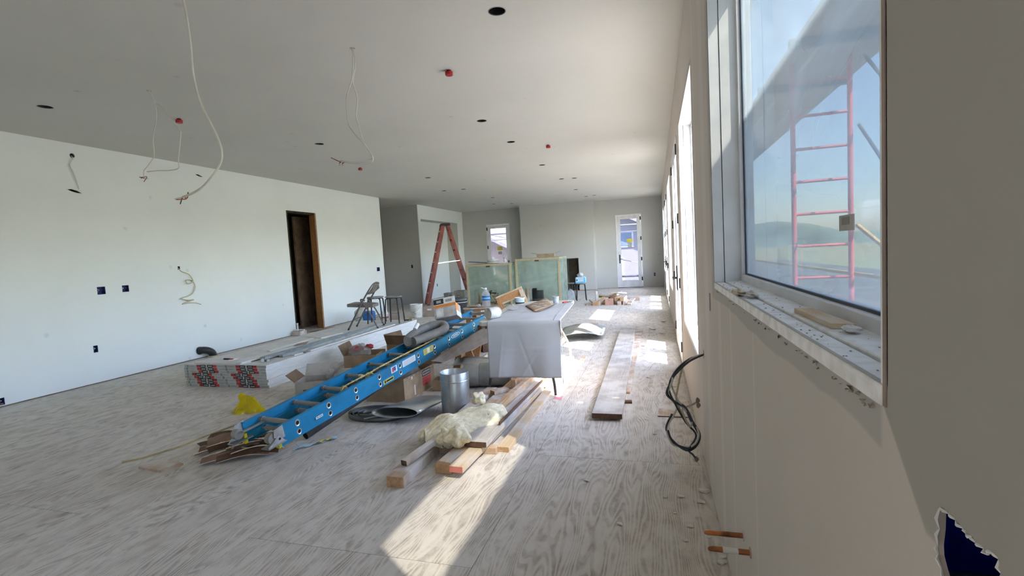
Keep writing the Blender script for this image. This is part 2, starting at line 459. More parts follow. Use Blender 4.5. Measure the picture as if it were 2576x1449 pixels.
def wall(name, axis, at, th, outer, holes, mat, label, cat='wall'):
    vs, fs = plate(outer, holes, th); mb = MB()
    if axis == 'x': vs = [(at + c, a, b) for a, b, c in vs]
    elif axis == 'y': vs = [(a, at + c, b) for a, b, c in vs]
    else: vs = [(a, b, at + c) for a, b, c in vs]
    mb.add(vs, fs); o = mk(mb, name, mat, origin=(0, 0, 0)); return tag(o, label, cat, None, 'structure')
def wav(pts, k=4):
    """smooth a polyline with Catmull-Rom, k steps per segment"""
    pts = [V(p) for p in pts]; out = []
    for i in range(len(pts) - 1):
        p0 = pts[max(i - 1, 0)]; p1 = pts[i]; p2 = pts[i + 1]; p3 = pts[min(i + 2, len(pts) - 1)]
        for j in range(k):
            t = j / k
            out.append(.5 * ((2 * p1) + (p2 - p0) * t + (2 * p0 - 5 * p1 + 4 * p2 - p3) * t * t + (3 * p1 - p0 - 3 * p2 + p3) * t ** 3))
    out.append(pts[-1]); return out

# ================================================================== the room
XR, XL, HC = 0.25, -6.95, 3.05
Y0, YB = -4.0, 17.3
# ---- floor: sub-base and plywood sheets laid on it
fl = MB().box((-10.4, -4.2, -.35), (.43, 17.5, -.0195)); floor = mk(fl, 'floor', 'ground_conc', origin=(0, 0, -.35))
tag(floor, 'dusty plywood subfloor of the whole unfinished room', 'floor', None, 'structure')
sheet0 = None
for i in range(9):
    for j in range(10):
        x1 = .40 - 1.22 * i; y1 = -4.2 + 2.44 * j - (1.22 if i % 2 else 0)
        ya, yb = max(y1, -4.2), min(y1 + 2.44, 17.5)
        if yb - ya < .05: continue
        if abs((yb - ya) - 2.44) < 1e-6 and sheet0 is not None:
            o = sheet0.copy(); COL.objects.link(o); o.location = (x1 - .61, (ya + yb) / 2, .35); continue
        hy = (yb - ya) / 2 - .0015
        mb = MB().box((-.6085, -hy, -.0185), (.6085, hy, 0))
        o = mk(mb, 'plywood_sheet', 'floor', parent=floor, local=True); o.location = (x1 - .61, (ya + yb) / 2, .35)
        if abs((yb - ya) - 2.44) < 1e-6: sheet0 = o

# ---- fixtures positions
CANS = [(-1.0, 3.37), (-5.66, 3.42), (-2.03, 5.91), (-2.03, 7.2), (-4.45, 5.93), (-2.04, 9.36), (-4.48, 9.4), (-2.04, 11.38), (-1.75, 11.45), (-5.03, 11.43),
        (-4.53, 11.48), (-4.5, 13.67), (-5.03, 15.36), (-4.52, 15.7), (-2.05, 13.6), (-2.03, 15.5), (-1.76, 15.38)]
CABLE_HOLES = [(-2.237, 3.48), (-4.425, 3.51), (-2.70, 2.40)]
holes = [circ(x, y, .062) for x, y in CANS] + [circ(x, y, .022, 10) for x, y in CABLE_HOLES]
wall('ceiling', 'z', HC + .008, .016, rect(-10.3, .43, Y0 - .1, YB + .1), holes, 'ceiling_paint', 'smooth unpainted drywall ceiling with light openings', 'ceiling')

# ---- left wall with doorway and box openings
BOXES_L = [(4.589, 1.191, .10, .10), (4.894, 1.192, .09, .09), (4.445, .448, .055, .09), (11.25, 1.176, .15, .1), (3.463, .062, .05, .08), (5.70, 1.44, .04, .05)]
DL0, DL1, DLH = 8.07, 8.95, 2.48
holesL = [rect(y - a / 2, y + a / 2, z - b / 2, z + b / 2) for y, z, a, b in BOXES_L]
holesL += [circ(4.43, 2.90, .03, 8), [(4.33 + .16 * t, 2.47 - .03 * t + s) for t, s in ((0, 0), (.3, .02), (.7, .018), (1, 0), (.7, -.012), (.3, -.01))],
           [(6.14 + .13 * t, 2.905 - .02 * t + s) for t, s in ((0, 0), (.4, .02), (1, 0), (.5, -.015))]]
outL = [(Y0 - .1, .014), (DL0, .014), (DL0, DLH), (DL1, DLH), (DL1, .014), (11.55, .014), (11.55, HC), (Y0 - .1, HC)]
wall('wall_left', 'x', XL - .008, .016, outL, holesL, 'wall_paint', 'long white drywall wall with dark doorway on the left')
one(MB().box((XL - .12, Y0, 0), (XL - .02, DL0, .04)).box((XL - .12, DL1, 0), (XL - .02, 11.5, .04)), 'baseboard_left', 'brown_board', 'dark wooden bottom plate showing as a line under the left wall', 'plate', kind='structure')
# back face of the partition (other side of the studs), corridor side
outL2 = [(Y0 - .1, 0), (DL0, 0), (DL0, DLH), (DL1, DLH), (DL1, 0), (11.55, 0), (11.55, HC), (Y0 - .1, HC)]
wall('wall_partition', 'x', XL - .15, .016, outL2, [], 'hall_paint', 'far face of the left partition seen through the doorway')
one(MB().box((XL - .158, 11.534, 0), (XL, 11.55, HC)), 'wall_end', 'wall_paint', 'drywall end of the left wall at the hall opening', 'wall', kind='structure')
# doorway lining
dj = thing('door_1', 'open framed doorway with rust-brown wooden side in left wall', 'doorway', (XL - .08, (DL0 + DL1) / 2, 0), kind='structure')
mk(MB().box((XL - .142, DL1 - .038, 0), (XL - .001, DL1 - .001, DLH - .001)), 'jamb', 'stud', dj, label='rust-brown wooden door jamb')
mk(MB().box((XL - .142, DL0 + .001, 0), (XL - .001, DL0 + .038, DLH - .001)), 'jamb', 'dark_brown', dj)
mk(MB().box((XL - .142, DL0 + .038, DLH - .04), (XL - .001, DL1 - .038, DLH - .001)), 'head', 'dark_brown', dj)
mk(MB().box((XL - .001, DL1 - .042, 0.02), (XL + .004, DL1 - .034, DLH)), 'metal_bead', 'galv_dull', dj)
# corridor behind the doorway
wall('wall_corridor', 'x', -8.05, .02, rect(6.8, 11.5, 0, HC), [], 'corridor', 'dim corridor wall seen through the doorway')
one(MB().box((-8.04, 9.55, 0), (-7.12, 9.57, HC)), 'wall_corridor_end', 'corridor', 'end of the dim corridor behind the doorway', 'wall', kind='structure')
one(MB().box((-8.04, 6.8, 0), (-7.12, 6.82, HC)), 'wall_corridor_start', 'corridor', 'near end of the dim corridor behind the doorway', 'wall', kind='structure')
one(MB().box((-7.62, 9.0, 0), (-7.58, 9.5, 2.46)), 'trim_1', 'brown_board', 'brown stud inside the corridor behind the doorway', 'stud', kind='structure')

# ---- hall recess further back on the left
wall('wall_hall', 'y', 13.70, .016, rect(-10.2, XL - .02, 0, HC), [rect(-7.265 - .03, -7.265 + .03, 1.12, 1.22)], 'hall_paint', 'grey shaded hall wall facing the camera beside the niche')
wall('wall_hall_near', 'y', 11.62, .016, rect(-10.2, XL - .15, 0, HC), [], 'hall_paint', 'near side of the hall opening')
NY0, NY1, NZ = 13.86, 16.8, 2.62
outN = [(13.69, .01), (NY0, .01), (NY0, NZ), (NY1, NZ), (NY1, .01), (YB + .1, .01), (YB + .1, HC), (13.69, HC)]
wall('wall_niche', 'x', XL - .008, .016, outN, [], 'wall_paint', 'white wall with a tall shallow niche beyond the hall')
wall('wall_niche_back', 'x', XL - .45, .016, rect(NY0 - .02, NY1 + .02, 0, NZ + .02), [rect(15.66, 15.72, .39, .49)], 'wall_paint', 'white back of the niche behind the red stepladder')
one(MB().box((XL - .45, NY1, 0), (XL - .016, NY1 + .016, NZ + .016)).box((XL - .45, NY0 - .016, 0), (XL - .016, NY0, NZ + .016)).box((XL - .45, NY0, NZ), (XL - .016, NY1, NZ + .016)),
    'wall_niche_sides', 'back_paint', 'side returns and soffit of the niche', 'wall', kind='structure')

# ---- back wall, chimney breast, fireplace
BX0, BX1, BY = -4.55, -2.0, 16.78
D2X = (-6.02, -5.10); D1X = (-1.30, -.43); DBH = 2.52
def notch(a, b, doors, h, top):
    p = [(a, .01)]
    for x0, x1 in doors: p += [(x0, .01), (x0, h), (x1, h), (x1, .01)]
    return p + [(b, .01), (b, top), (a, top)]
wall('wall_back', 'y', YB + .008, .016, notch(XL - .1, XR + .1, [D2X, D1X], DBH, HC), [rect(-.085, -.03, .37, .48)], 'back_paint', 'beige drywall back wall with two glazed doors')
FX0, FX1, FZ = -4.0, -2.55, 1.12
wall('wall_chimney', 'y', BY - .008, .016, notch(BX0, BX1, [(FX0, FX1)], FZ, HC), [], 'back_paint', 'projecting chimney breast in the middle of the back wall')
one(MB().box((BX1 - .016, BY, 0), (BX1, YB, HC)).box((BX0, BY, 0), (BX0 + .016, YB, HC)), 'wall_chimney_sides', 'back_paint', 'side returns of the chimney breast', 'wall', kind='structure')
fp = thing('fireplace', 'black rectangular fireplace opening low in the chimney breast', 'fireplace', ((FX0 + FX1) / 2, BY + .2, 0), kind='structure')
mk(MB().box((FX0 - .02, BY + .55, 0), (FX1 + .02, BY + .57, FZ + .02)).box((FX0 - .02, BY, 0), (FX0, BY + .55, FZ + .02)).box((FX0, BY, FZ), (FX1, BY + .55, FZ + .02)), 'firebox', 'dark_brown', fp)
mk(MB().box((FX1, BY, 0), (FX1 + .02, BY + .55, FZ + .02)), 'side_board', 'dark_brown', fp)
mk(MB().box((-2.92, BY + .12, 0), (-2.60, BY + .15, FZ - .04)), 'board', 'dark_brown', fp, label='brown board standing inside the fireplace')

# ---- right wall with windows and doors
WIN = [('window_1', .66, 2.37, 1.185, 2.515), ('window_2', 3.42, 5.10, .62, 2.515), ('window_3', 8.40, 10.10, .62, 2.515), ('window_4', 14.6, 16.2, .62, 2.515), ('window_5', -2.9, -1.2, .62, 2.515)]
DRS = [('door_2', 5.55, 7.22), ('door_3', 10.72, 12.28), ('door_4', 12.42, 13.98)]
RAG = [(0.542, 1.098), (0.527, 1.1), (0.516, 1.1), (0.504, 1.099), (0.501, 1.096), (0.491, 1.099), (0.486, 1.096), (0.476, 1.098), (0.472, 1.095), (0.464, 1.101), (0.458, 1.1), (0.455, 1.09), (0.462, 1.05), (.485, 1.02), (0.525, 1.022), (0.539, 1.039), (0.545, 1.049), (0.546, 1.059), (0.543, 1.076)]
hR = [rect(a, b, c, d) for _, a, b, c, d in WIN] + [RAG, rect(2.565, 2.62, 1.025, 1.115), circ(3.03, .715, .028, 8)]
wall('wall_right', 'x', XR + .003, .006, notch(Y0 - .1, YB + .02, [(a, b) for _, a, b in DRS], DBH, HC), hR, 'right_wall', 'raw drywall window wall on the right with grey joint compound')
hO = [rect(a, b, c, d) for _, a, b, c, d in WIN]
wall('wall_right_outer', 'x', .40, .03, notch(Y0 - .2, YB + .2, [(a, b) for _, a, b in DRS], DBH, 3.4), hO, 'exterior_wall', 'outer sheathing of the window wall')
# closing shell (rooms and outside walls beyond the visible ones)
wall('wall_front', 'y', Y0, .016, rect(XL - .1, XR + .1, 0, HC), [], 'back_paint', 'drywall wall behind the viewer')
wall('wall_outer_front', 'y', Y0 - .15, .02, rect(-10.4, .41, -.3, 3.4), [], 'exterior_wall', 'outer face of the wall behind the viewer')
wall('wall_outer_left', 'x', -10.35, .02, rect(Y0 - .15, YB + .3, -.3, 3.4), [], 'exterior_wall', 'outer wall far behind the left rooms')
wall('wall_outer_back', 'y', YB + .17, .02, notch(-10.35, .41, [D2X, D1X], DBH, 3.4), [], 'exterior_wall', 'outer face of the back wall')
one(MB().box((-10.6, Y0 - .4, 3.36), (.86, YB + .6, 3.46)), 'roof', 'exterior_wall', 'flat roof slab with a short eave over the windows', 'roof', kind='structure')

def window(name, y0, y1, z0, z1, label, pane, sill=True):
    t = thing(name, label, 'window', (.33, (y0 + y1) / 2, z0), kind='structure')
    A, B, C, D = XR, .291, .360, .415      # drywall return, liner, frame face, outside
    for ya, yb, nm in ((y1 - .006, y1 + .012, 'far'), (y0 - .012, y0 + .006, 'near')):
        mk(MB().box((A, ya, z0), (B, yb, z1)), 'jamb_return', 'pvc_white', t)
        s = 1 if nm == 'near' else -1
        e = .004 * s
        mk(MB().box((B + .003, ya + e, z0), (C, yb + e, z1)), 'jamb_liner', 'pvc_white', t)
    mk(MB().box((A, y0, z1 - .006), (C, y1, z1 + .012)), 'head_liner', 'pvc_white', t)
    fw_ = .032
    for nm, a, b in (('frame_side', (C, y0, z0), (D, y0 + fw_, z1)), ('frame_side', (C, y1 - fw_, z0), (D, y1, z1)),
                     ('frame_rail', (C, y0 + fw_, z0), (D, y1 - fw_, z0 + fw_)), ('frame_rail', (C, y0 + fw_, z1 - fw_), (D, y1 - fw_, z1))):
        mk(MB().box(a, b), nm, 'frame_white', t, bevel=.003)
    g = .006; gi = fw_; X0, X1 = .374, .384
    mk(MB().box((X0, y0 + gi, z0 + gi), (X1, y0 + gi + g, z1 - gi)).box((X0, y1 - gi - g, z0 + gi), (X1, y1 - gi, z1 - gi))
       .box((X0, y0 + gi, z0 + gi), (X1, y1 - gi, z0 + gi + g)).box((X0, y0 + gi, z1 - gi - g), (X1, y1 - gi, z1 - gi)), 'gasket', 'gasket', t)
    mk(MB().box((.378, y0 + gi, z0 + gi), (.380, y1 - gi, z1 - gi)), 'pane', pane, t)
    if sill:
        mk(MB().box((XR - .002, y0 + .002, z0 - .028), (.293, y1 - .002, z0 - .001)), 'sill_board', 'sill_white', t, bevel=.003)
        mk(MB().box((.296, y0 + .002, z0 - .022), (.366, y1 - .002, z0 + .004)), 'sill_board', 'sill_white', t, bevel=.003)
    return t
LB = {'window_1': 'large fixed window with blue film and deep dusty sill nearest the camera',
      'window_2': 'second tall white window from the camera on the right wall', 'window_3': 'tall white window beyond the nearest double door',
      'window_4': 'last tall white window before the back corner', 'window_5': 'tall white window behind the viewer'}
WOBJ = {}
for nm, a, b, c, d in WIN: WOBJ[nm] = window(nm, a, b, c, d, LB[nm], 'film_blue' if nm == 'window_1' else 'film_pale')

def glazed_leaf(parent, o, ux, un, wd, h, z0=.012, stile=.105, bot=.22, top=.11, th=.045, pane='film_door'):
    """door leaf built from origin o along unit ux, thickness along un"""
    o = V(o); ux = V(ux); un = V(un)
    def bx(u0, u1, a, b, t0=0, t1=th):
        p = [o + ux * u0 + un * t0, o + ux * u1 + un * t0, o + ux * u1 + un * t1, o + ux * u0 + un * t1]
        return MB().prism([q + V((0, 0, a)) for q in p], (0, 0, b - a))
    for u0, u1 in ((0, stile), (wd - stile, wd)): mk(bx(u0, u1, z0, h), 'stile', 'frame_white', parent, bevel=.003)
    mk(bx(stile, wd - stile, z0, z0 + bot), 'rail', 'frame_white', parent, bevel=.003)
    mk(bx(stile, wd - stile, h - top, h), 'rail', 'frame_white', parent, bevel=.003)
    mk(bx(stile, wd - stile, z0 + bot, h - top, th * .45, th * .55), 'pane', pane, parent)
def lever(parent, c, along, out, plate_h=.3):
    c = V(c); along = V(along); out = V(out); z = V((0, 0, 1))
    hp = mk(MB().prism([c - along * .02 - z * plate_h / 2, c + along * .02 - z * plate_h / 2, c + along * .02 + z * plate_h / 2, c - along * .02 + z * plate_h / 2], out * .008), 'handle_plate', 'black_hw', parent)
    mk(MB().cyl(c, c + out * .05, .010, 10).tube([c + out * .05, c + out * .05 + along * .03, c + out * .048 + along * .11], .009, 8), 'lever', 'black_hw', hp, smooth=True)

def double_door(name, y0, y1, label):
    t = thing(name, label, 'door', (.3, (y0 + y1) / 2, 0), kind='structure')
    fwd = .035
    mk(MB().box((.243, y0, 0), (.40, y0 + fwd, DBH)), 'jamb', 'frame_white', t); mk(MB().box((.243, y1 - fwd, 0), (.40, y1, DBH)), 'jamb', 'frame_white', t)
    mk(MB().box((.243, y0 + fwd, DBH - fwd), (.40, y1 - fwd, DBH)), 'head', 'frame_white', t)
    mk(MB().box((.25, y0 + fwd, 0), (.42, y1 - fwd, .012)), 'threshold', 'can_metal', t)
    wd = (y1 - y0 - 2 * fwd) / 2 - .003
    glazed_leaf(t, (.247, y0 + fwd + .002, 0), (0, 1, 0), (1, 0, 0), wd, DBH - fwd - .004, pane='film_pale')
    glazed_leaf(t, (.247, y0 + fwd + .004 + wd, 0), (0, 1, 0), (1, 0, 0), wd, DBH - fwd - .004, pane='film_pale')
    for yy in (y0 + fwd, y1 - fwd):
        for zz in (.25, .95, 1.65, 2.38): mk(MB().box((.232, yy - .018, zz - .055), (.246, yy + .018, zz + .055)), 'hinge', 'black_hw', t)
    ym = (y0 + y1) / 2
    lever(t, (.247, ym - .06, .96), (0, -1, 0), (-1, 0, 0)); lever(t, (.247, ym + .06, .96), (0, 1, 0), (-1, 0, 0))
double_door('door_2', 5.55, 7.22, 'white glazed double door with black hinges nearest the camera')
double_door('door_3', 10.72, 12.28, 'second white glazed double door along the right wall')
double_door('door_4', 12.42, 13.98, 'farthest white glazed double door along the right wall')

def end_door(name, x0, x1, hinge_right, label):
    t = thing(name, label, 'door', ((x0 + x1) / 2, YB, 0), kind='structure')
    f = .035
    mk(MB().box((x0, YB - .012, 0), (x0 + f, YB + .15, DBH)), 'jamb', 'frame_white', t); mk(MB().box((x1 - f, YB - .012, 0), (x1, YB + .15, DBH)), 'jamb', 'frame_white', t)
    mk(MB().box((x0 + f, YB - .012, DBH - f), (x1 - f, YB + .15, DBH)), 'head', 'frame_white', t)
    mk(MB().box((x0, YB - .015, 0), (x1, YB + .17, .014)), 'threshold', 'black_hw', t)
    wd = x1 - x0 - 2 * f - .006
    glazed_leaf(t, (x0 + f + .003, YB - .006, 0), (1, 0, 0), (0, 1, 0), wd, DBH - f - .004, z0=.018, stile=.12, bot=.24, top=.12)
    hx = x1 - f if hinge_right else x0 + f
    for zz in (.3, .98, 1.68, 2.36): mk(MB().box((hx - .02, YB - .022, zz - .06), (hx + .02, YB - .007, zz + .06)), 'hinge', 'black_hw', t)
    lx = x0 + f + .07 if hinge_right else x1 - f - .07
    lever(t, (lx, YB - .006, 1.0), (1 if hinge_right else -1, 0, 0), (0, -1, 0))
    cx = (x0 + x1) / 2 + (.02 if hinge_right else .03)
    yg = YB + .012
    for nm, a, b, c, d, m in (('sticker', -.1, .1, 1.55, 1.68, 'sticker_yellow'), ('sticker', -.07, .07, 1.40, 1.50, 'cardboard_grey')):
        mk(MB().box((cx + a, yg, c), (cx + b, yg + .001, d)), nm, m, t, label='yellow warning sticker on the glass' if m == 'sticker_yellow' else 'grey sticker on the glass')
end_door('door_5', D1X[0], D1X[1], True, 'white single glazed door with black lever right of the chimney breast')
end_door('door_6', D2X[0], D2X[1], False, 'white single glazed door left of the chimney breast behind crates')

# ---- electrical boxes let into the walls
def wall_box(c, nrm, wd, h, dep, label, mat='box_blue', group='open electrical boxes'):
    """open box behind a hole; nrm points into the room"""
    n_ = V(nrm); c = V(c); s_ = V((0, 0, 1)).cross(n_); z = V((0, 0, 1)); t_ = .003
    t = thing('electrical_box', label, 'electrical box', c - n_ * dep)
    def pt(a, b, d): return c + s_ * a + z * b - n_ * d
    mb = MB(); a, b = wd / 2 - .001, h / 2 - .001
    mb.prism([pt(-a, -b, dep), pt(a, -b, dep), pt(a, b, dep), pt(-a, b, dep)], n_ * t_)
    for u0, u1, v0, v1 in ((-a, -a + t_, -b, b), (a - t_, a, -b, b), (-a, a, -b, -b + t_), (-a, a, b - t_, b)):
        mb.prism([pt(u0, v0, dep), pt(u1, v0, dep), pt(u1, v1, dep), pt(u0, v1, dep)], n_ * (dep - .002))
    mk(mb, 'box', mat, t)
    k = 1 if wd < .07 else 2
    for i in range(k):
        u = (i - (k - 1) / 2) * wd * .4
        mk(MB().tube(wav([pt(u, -b * .5, dep - .006), pt(u + .01, 0, dep * .55), pt(u - .01, b * .45, dep * .4), pt(u + .008, b * .1, dep * .25)], 3), .003, 5), 'wire', 'cable_white' if i == 0 else 'copper', t)
    return t
LL = ['left of two square open electrical boxes side by side on left wall', 'right of two square open electrical boxes side by side on left wall', 'single open electrical box low on the left wall below the square pair',
      'square open electrical box at the far end of the left wall above the stools', 'open electrical box at floor level at the left edge of the picture', 'small open box on left wall with coiled cable hanging out']
for (y, z, a, b), lb in zip(BOXES_L, LL): wall_box((XL - .002, y, z), (1, 0, 0), a, b, .06, lb, 'dark_hole' if b < .06 else 'box_blue')
wall_box((-7.265, 13.694, 1.17), (0, -1, 0), .058, .098, .05, 'dark switch box on the grey hall wall')
wall_box((XL - .444, 15.69, .44), (1, 0, 0), .058, .098, .05, 'dark outlet box low in the niche back wall')
wall_box((-.057, YB - .002, .425), (0, -1, 0), .053, .108, .05, 'dark outlet box right of the single glazed door')
wall_box((XR + .002, 2.592, 1.07), (-1, 0, 0), .053, .088, .05, 'dark switch box on the right wall between the two nearest windows')
# ragged hole near the camera with blue box behind
t = thing('torn_wall_box', 'blue electrical box behind a ragged hole in the near right wall', 'electrical box', (.30, .5, 1.0))
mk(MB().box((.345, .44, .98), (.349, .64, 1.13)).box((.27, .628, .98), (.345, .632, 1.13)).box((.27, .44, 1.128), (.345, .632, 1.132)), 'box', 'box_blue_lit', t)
mk(MB().box((.268, .44, .975), (.345, .632, .985)), 'cover_lip', 'galv_dull', t)
mk(MB().tube(wav([(.315, .49, 1.02), (.30, .50, 1.06), (.285, .495, 1.085), (.28, .475, 1.07), (.285, .46, 1.03), (.30, .45, 1.01)], 4), .0035, 6), 'wire', 'cable_white', t, smooth=True)
mk(MB().tube(wav([(.315, .52, 1.01), (.29, .50, 1.04), (.28, .48, 1.045), (.29, .455, 1.02)], 4), .003, 6), 'wire', 'copper', t, smooth=True)
mk(MB().tube(wav([(.315, .48, 1.0), (.30, .47, 1.05), (.29, .462, 1.06), (.30, .45, 1.04)], 4), .003, 6), 'wire', 'cable_dark', t, smooth=True)
# crumbled gypsum rim around the ragged hole
mb = MB(); random.seed(3)
for i, (a, b) in enumerate(RAG):
    a2, b2 = RAG[(i + 1) % len(RAG)]
    mb.tube([(XR + .001, a, b), (XR - .001, (a + a2) / 2 + random.uniform(-.002, .002), (b + b2) / 2 + random.uniform(-.002, .002)), (XR + .001, a2, b2)], [.0008, .0017, .0008], 5)
mk(mb, 'crumbled_rim', 'gyp_edge', t)
# torn mud along the sill underside
random.seed(5); mb = MB()
for i in range(38):
    y = .68 + 1.66 * random.random() ** 1.7; r = random.uniform(.001, .004) * (1.25 if y < 1.3 else .8)
    c = V((XR - .001, y, 1.156 - random.uniform(0, .02) ** 1.2))
    mb.add([c + V((random.uniform(-.006, .001), random.uniform(-1, 1) * r * 2, random.uniform(-1, 1) * r)) for _ in range(6)], [(0, 1, 2), (1, 2, 3), (2, 3, 4), (3, 4, 5), (0, 2, 4), (1, 3, 5)])
o = mk(mb, 'mud_crumbs', 'mud_crust', WOBJ['window_1']); o['kind'] = 'stuff'
mk(MB().box((XR - .0015, .650, 1.16), (XR + .004, .6575, 2.52)), 'corner_bead', 'gyp_brown', WOBJ['window_1'])

# ---- ceiling fixtures
ordn = ['first', 'second', 'third', 'fourth', 'fifth', 'sixth']
CL = {0: 'large dark recessed light opening nearest the camera at the top of the picture', 1: 'dark recessed light opening at the far left of the ceiling',
      2: 'dark recessed light opening below and right of the nearest red sprinkler cap', 3: 'second recessed light opening from the camera in the row nearest the windows',
      4: 'dark recessed light opening left of the white cable pair', 5: 'third recessed light opening in the row nearest the windows', 6: 'recessed light opening beyond the small red cap, over the hall side',
      7: 'left one of the middle pair of recessed openings nearest the windows', 8: 'right one of the middle pair of recessed openings nearest the windows', 9: 'left one of the middle pair of recessed openings nearest the hall',
      10: 'right one of the middle pair of recessed openings nearest the hall', 11: 'single recessed opening in front of the last pair on the hall side', 12: 'left one of the farthest pair of recessed openings on the hall side',
      13: 'right one of the farthest pair of recessed openings on the hall side', 14: 'single recessed opening in front of the last pair on the window side', 15: 'left one of the farthest pair of recessed openings on the window side',
      16: 'right one of the farthest pair of recessed openings on the window side'}
can = None
for i, (x, y) in enumerate(CANS):
    if can is None:
        can = thing('recessed_light_can', CL[0], 'ceiling light', (x, y, HC), group='recessed ceiling light openings')
        mk(MB().lathe([(.061, 0.0), (.061, .15), (.001, .15)], n=24), 'housing', 'can_metal', can, local=True, smooth=True)
        mk(MB().lathe([(.064, -.0015), (.064, .004), (.0585, .004), (.0585, -.0015), (.064, -.0015)], n=24), 'rim', 'galv_dull', can, local=True)
        mk(MB().tube([(.02, .01, .15), (.03, 0, .1), (.0, -.02, .09)], .006, 6), 'socket_lead', 'cable_dark', can, local=True)
    else:
        c = copy_tree(can); c.location = (x, y, HC); c['label'] = CL[i]
CAPS = [(-1.734, 4.217, 'red sprinkler cap nearest the camera'), (-4.969, 4.254, 'red sprinkler cap beside the hanging cable on the left'), (-4.984, 7.72, 'small red sprinkler cap below the white cable pair'), (-1.567, 7.71, 'small faded red sprinkler cap nearest the windows')]
cap = None
for x, y, lb in CAPS:
    if cap is None:
        cap = thing('sprinkler_cap', lb, 'sprinkler', (x, y, HC - .045), group='red sprinkler caps')
        mk(MB().lathe([(.001, 0), (.032, 0), (.035, .006), (.035, .03), (.031, .034), (.001, .034)], n=18), 'cap', 'red_cap', cap, local=True, smooth=True)
        mk(MB().cyl((0, 0, .034), (0, 0, .05), .02, 10), 'pipe_stub', 'dark_hole', cap, local=True)
    else:
        c = copy_tree(cap); c.location = (x, y, HC - .045); c['label'] = lb

# ================================================================== blue extension ladder
LP0 = V((-2.431, 2.756, .277)); az, el = R(83.737), R(5.627)
LD = V((math.cos(el) * math.cos(az), math.cos(el) * math.sin(az), math.sin(el))); LS = V((-math.sin(az), math.cos(az), 0)); LN = LD.cross(LS)
def lq(t, s, k): return LP0 + LD * t + LS * s + LN * k
lad = thing('extension_ladder', 'blue fibreglass extension ladder lying tilted across the rubbish pile', 'ladder', tuple(lq(0, .18, -.16)))
LW = .365
def channel(t0, t1, s_out, s_in, k0, k1, web=.006, fl_=.004):
    sg = 1 if s_in > s_out else -1
    pr = [(s_out, k0), (s_in, k0), (s_in, k0 + fl_), (s_out + sg * web, k0 + fl_), (s_out + sg * web, k1 - fl_), (s_in, k1 - fl_), (s_in, k1), (s_out, k1)]
    return MB().prism([lq(t0, a, b) for a, b in pr], LD * (t1 - t0))
for so_, si_ in ((0, .032), (LW, LW - .032)): mk(channel(-.14, 3.42, so_, si_, -.038, .038), 'rail', 'ladder_blue', lad)
for so_, si_ in ((.009, .036), (LW - .009, LW - .036)): mk(channel(-.15, 2.83, so_, si_, -.106, -.040), 'rail', 'ladder_blue_dark' if so_ > .1 else 'ladder_blue', lad)
def rung(t, k, s0, s1, r):
    mb = MB().tube([lq(t, s0 + .003, k), lq(t, s1 - .003, k)], r, 12)
    for s_, sg in ((s0, -1), (s1, 1)):          # swaged ferrules outside each rail and collars inside
        c = lq(t, s_, k); n_ = LS * sg; o = len(mb.v)
        for rr_, dd in ((r * .78, .0015), (r * 1.2, .0035), (r * 1.32, .0)):
            mb.v += [c + n_ * dd + LD * math.cos(2 * math.pi * i / 14) * rr_ + LN * math.sin(2 * math.pi * i / 14) * rr_ * 1.12 for i in range(14)]
        for j in range(2):
            for i in range(14): mb.f.append([o + j * 14 + i, o + j * 14 + (i + 1) % 14, o + (j + 1) * 14 + (i + 1) % 14, o + (j + 1) * 14 + i]); mb.mi.append(1)
        mb.f.append([o + i for i in range(14)]); mb.mi.append(2)  # flat dark disc stands in for the shade inside the hollow rung
        mb.tube([lq(t, s_ - sg * .034, k), lq(t, s_ - sg * .042, k)], r * 1.28, 12)
    return mb
for i in range(12): mk(rung(i * .305, 0, 0, LW, .0175), 'rung', ['rung_grey', 'alu', 'dark_hole'], lad, smooth=True)
for i in range(10): mk(rung(i * .305 + .012, -.068, .009, LW - .009, .0165), 'rung', ['rung_grey', 'alu', 'dark_hole'], lad, smooth=True)
for s_, sg in ((0, -1), (LW, 1)):
    br = mk(MB().prism([lq(-.205, s_, -.012), lq(-.195, s_, .036), lq(-.125, s_, .043), lq(-.118, s_, -.042), lq(-.155, s_, -.045)], LS * sg * .004), 'foot_bracket', 'alu', lad)
    mk(MB().prism([lq(-.17, s_, -.008), lq(-.122, s_, -.066), lq(-.258, s_, -.064)], LS * sg * .008), 'shoe_cheek', 'alu', br)
    mk(MB().cyl(lq(-.165, s_ + sg * .003, -.036), lq(-.165, s_ + sg * .009, -.036), .009, 8), 'bolt', 'dark_hole', br)
    mk(MB().cyl(lq(-.205, s_ - sg * .005, -.018), lq(-.205, s_ - sg * .045, -.018), .036, 16), 'roller', 'rung_grey', br, smooth=True)
    a = s_ + sg * .012; b = s_ - sg * .06
    mk(MB().prism([lq(-.262, a, -.065), lq(-.115, a, -.067), lq(-.115, a, -.074), lq(-.262, a, -.072)], LS * (b - a)), 'shoe_pad', 'galv_dull', br)
for s_ in (.007, LW - .038): mk(MB().prism([lq(-.166, s_, -.108), lq(-.166, s_ + .031, -.108), lq(-.166, s_ + .031, -.038), lq(-.166, s_, -.038)], LD * .022), 'end_cap', 'yellow_plastic', lad)
def lbl(t0, t1, k0, k1, mat, s_=-.0012, sk=0.0, parent=None, name='label', th=.001, label=None):
    return mk(MB().prism([lq(t0, s_, k0), lq(t1, s_, k0), lq(t1 + sk, s_, k1), lq(t0 + sk, s_, k1)], LS * th), name, mat, parent or lad, label=label)
a = lbl(1.085, 1.175, -.030, .026, 'sticker_white', label='white sticker with red and blue emblem')
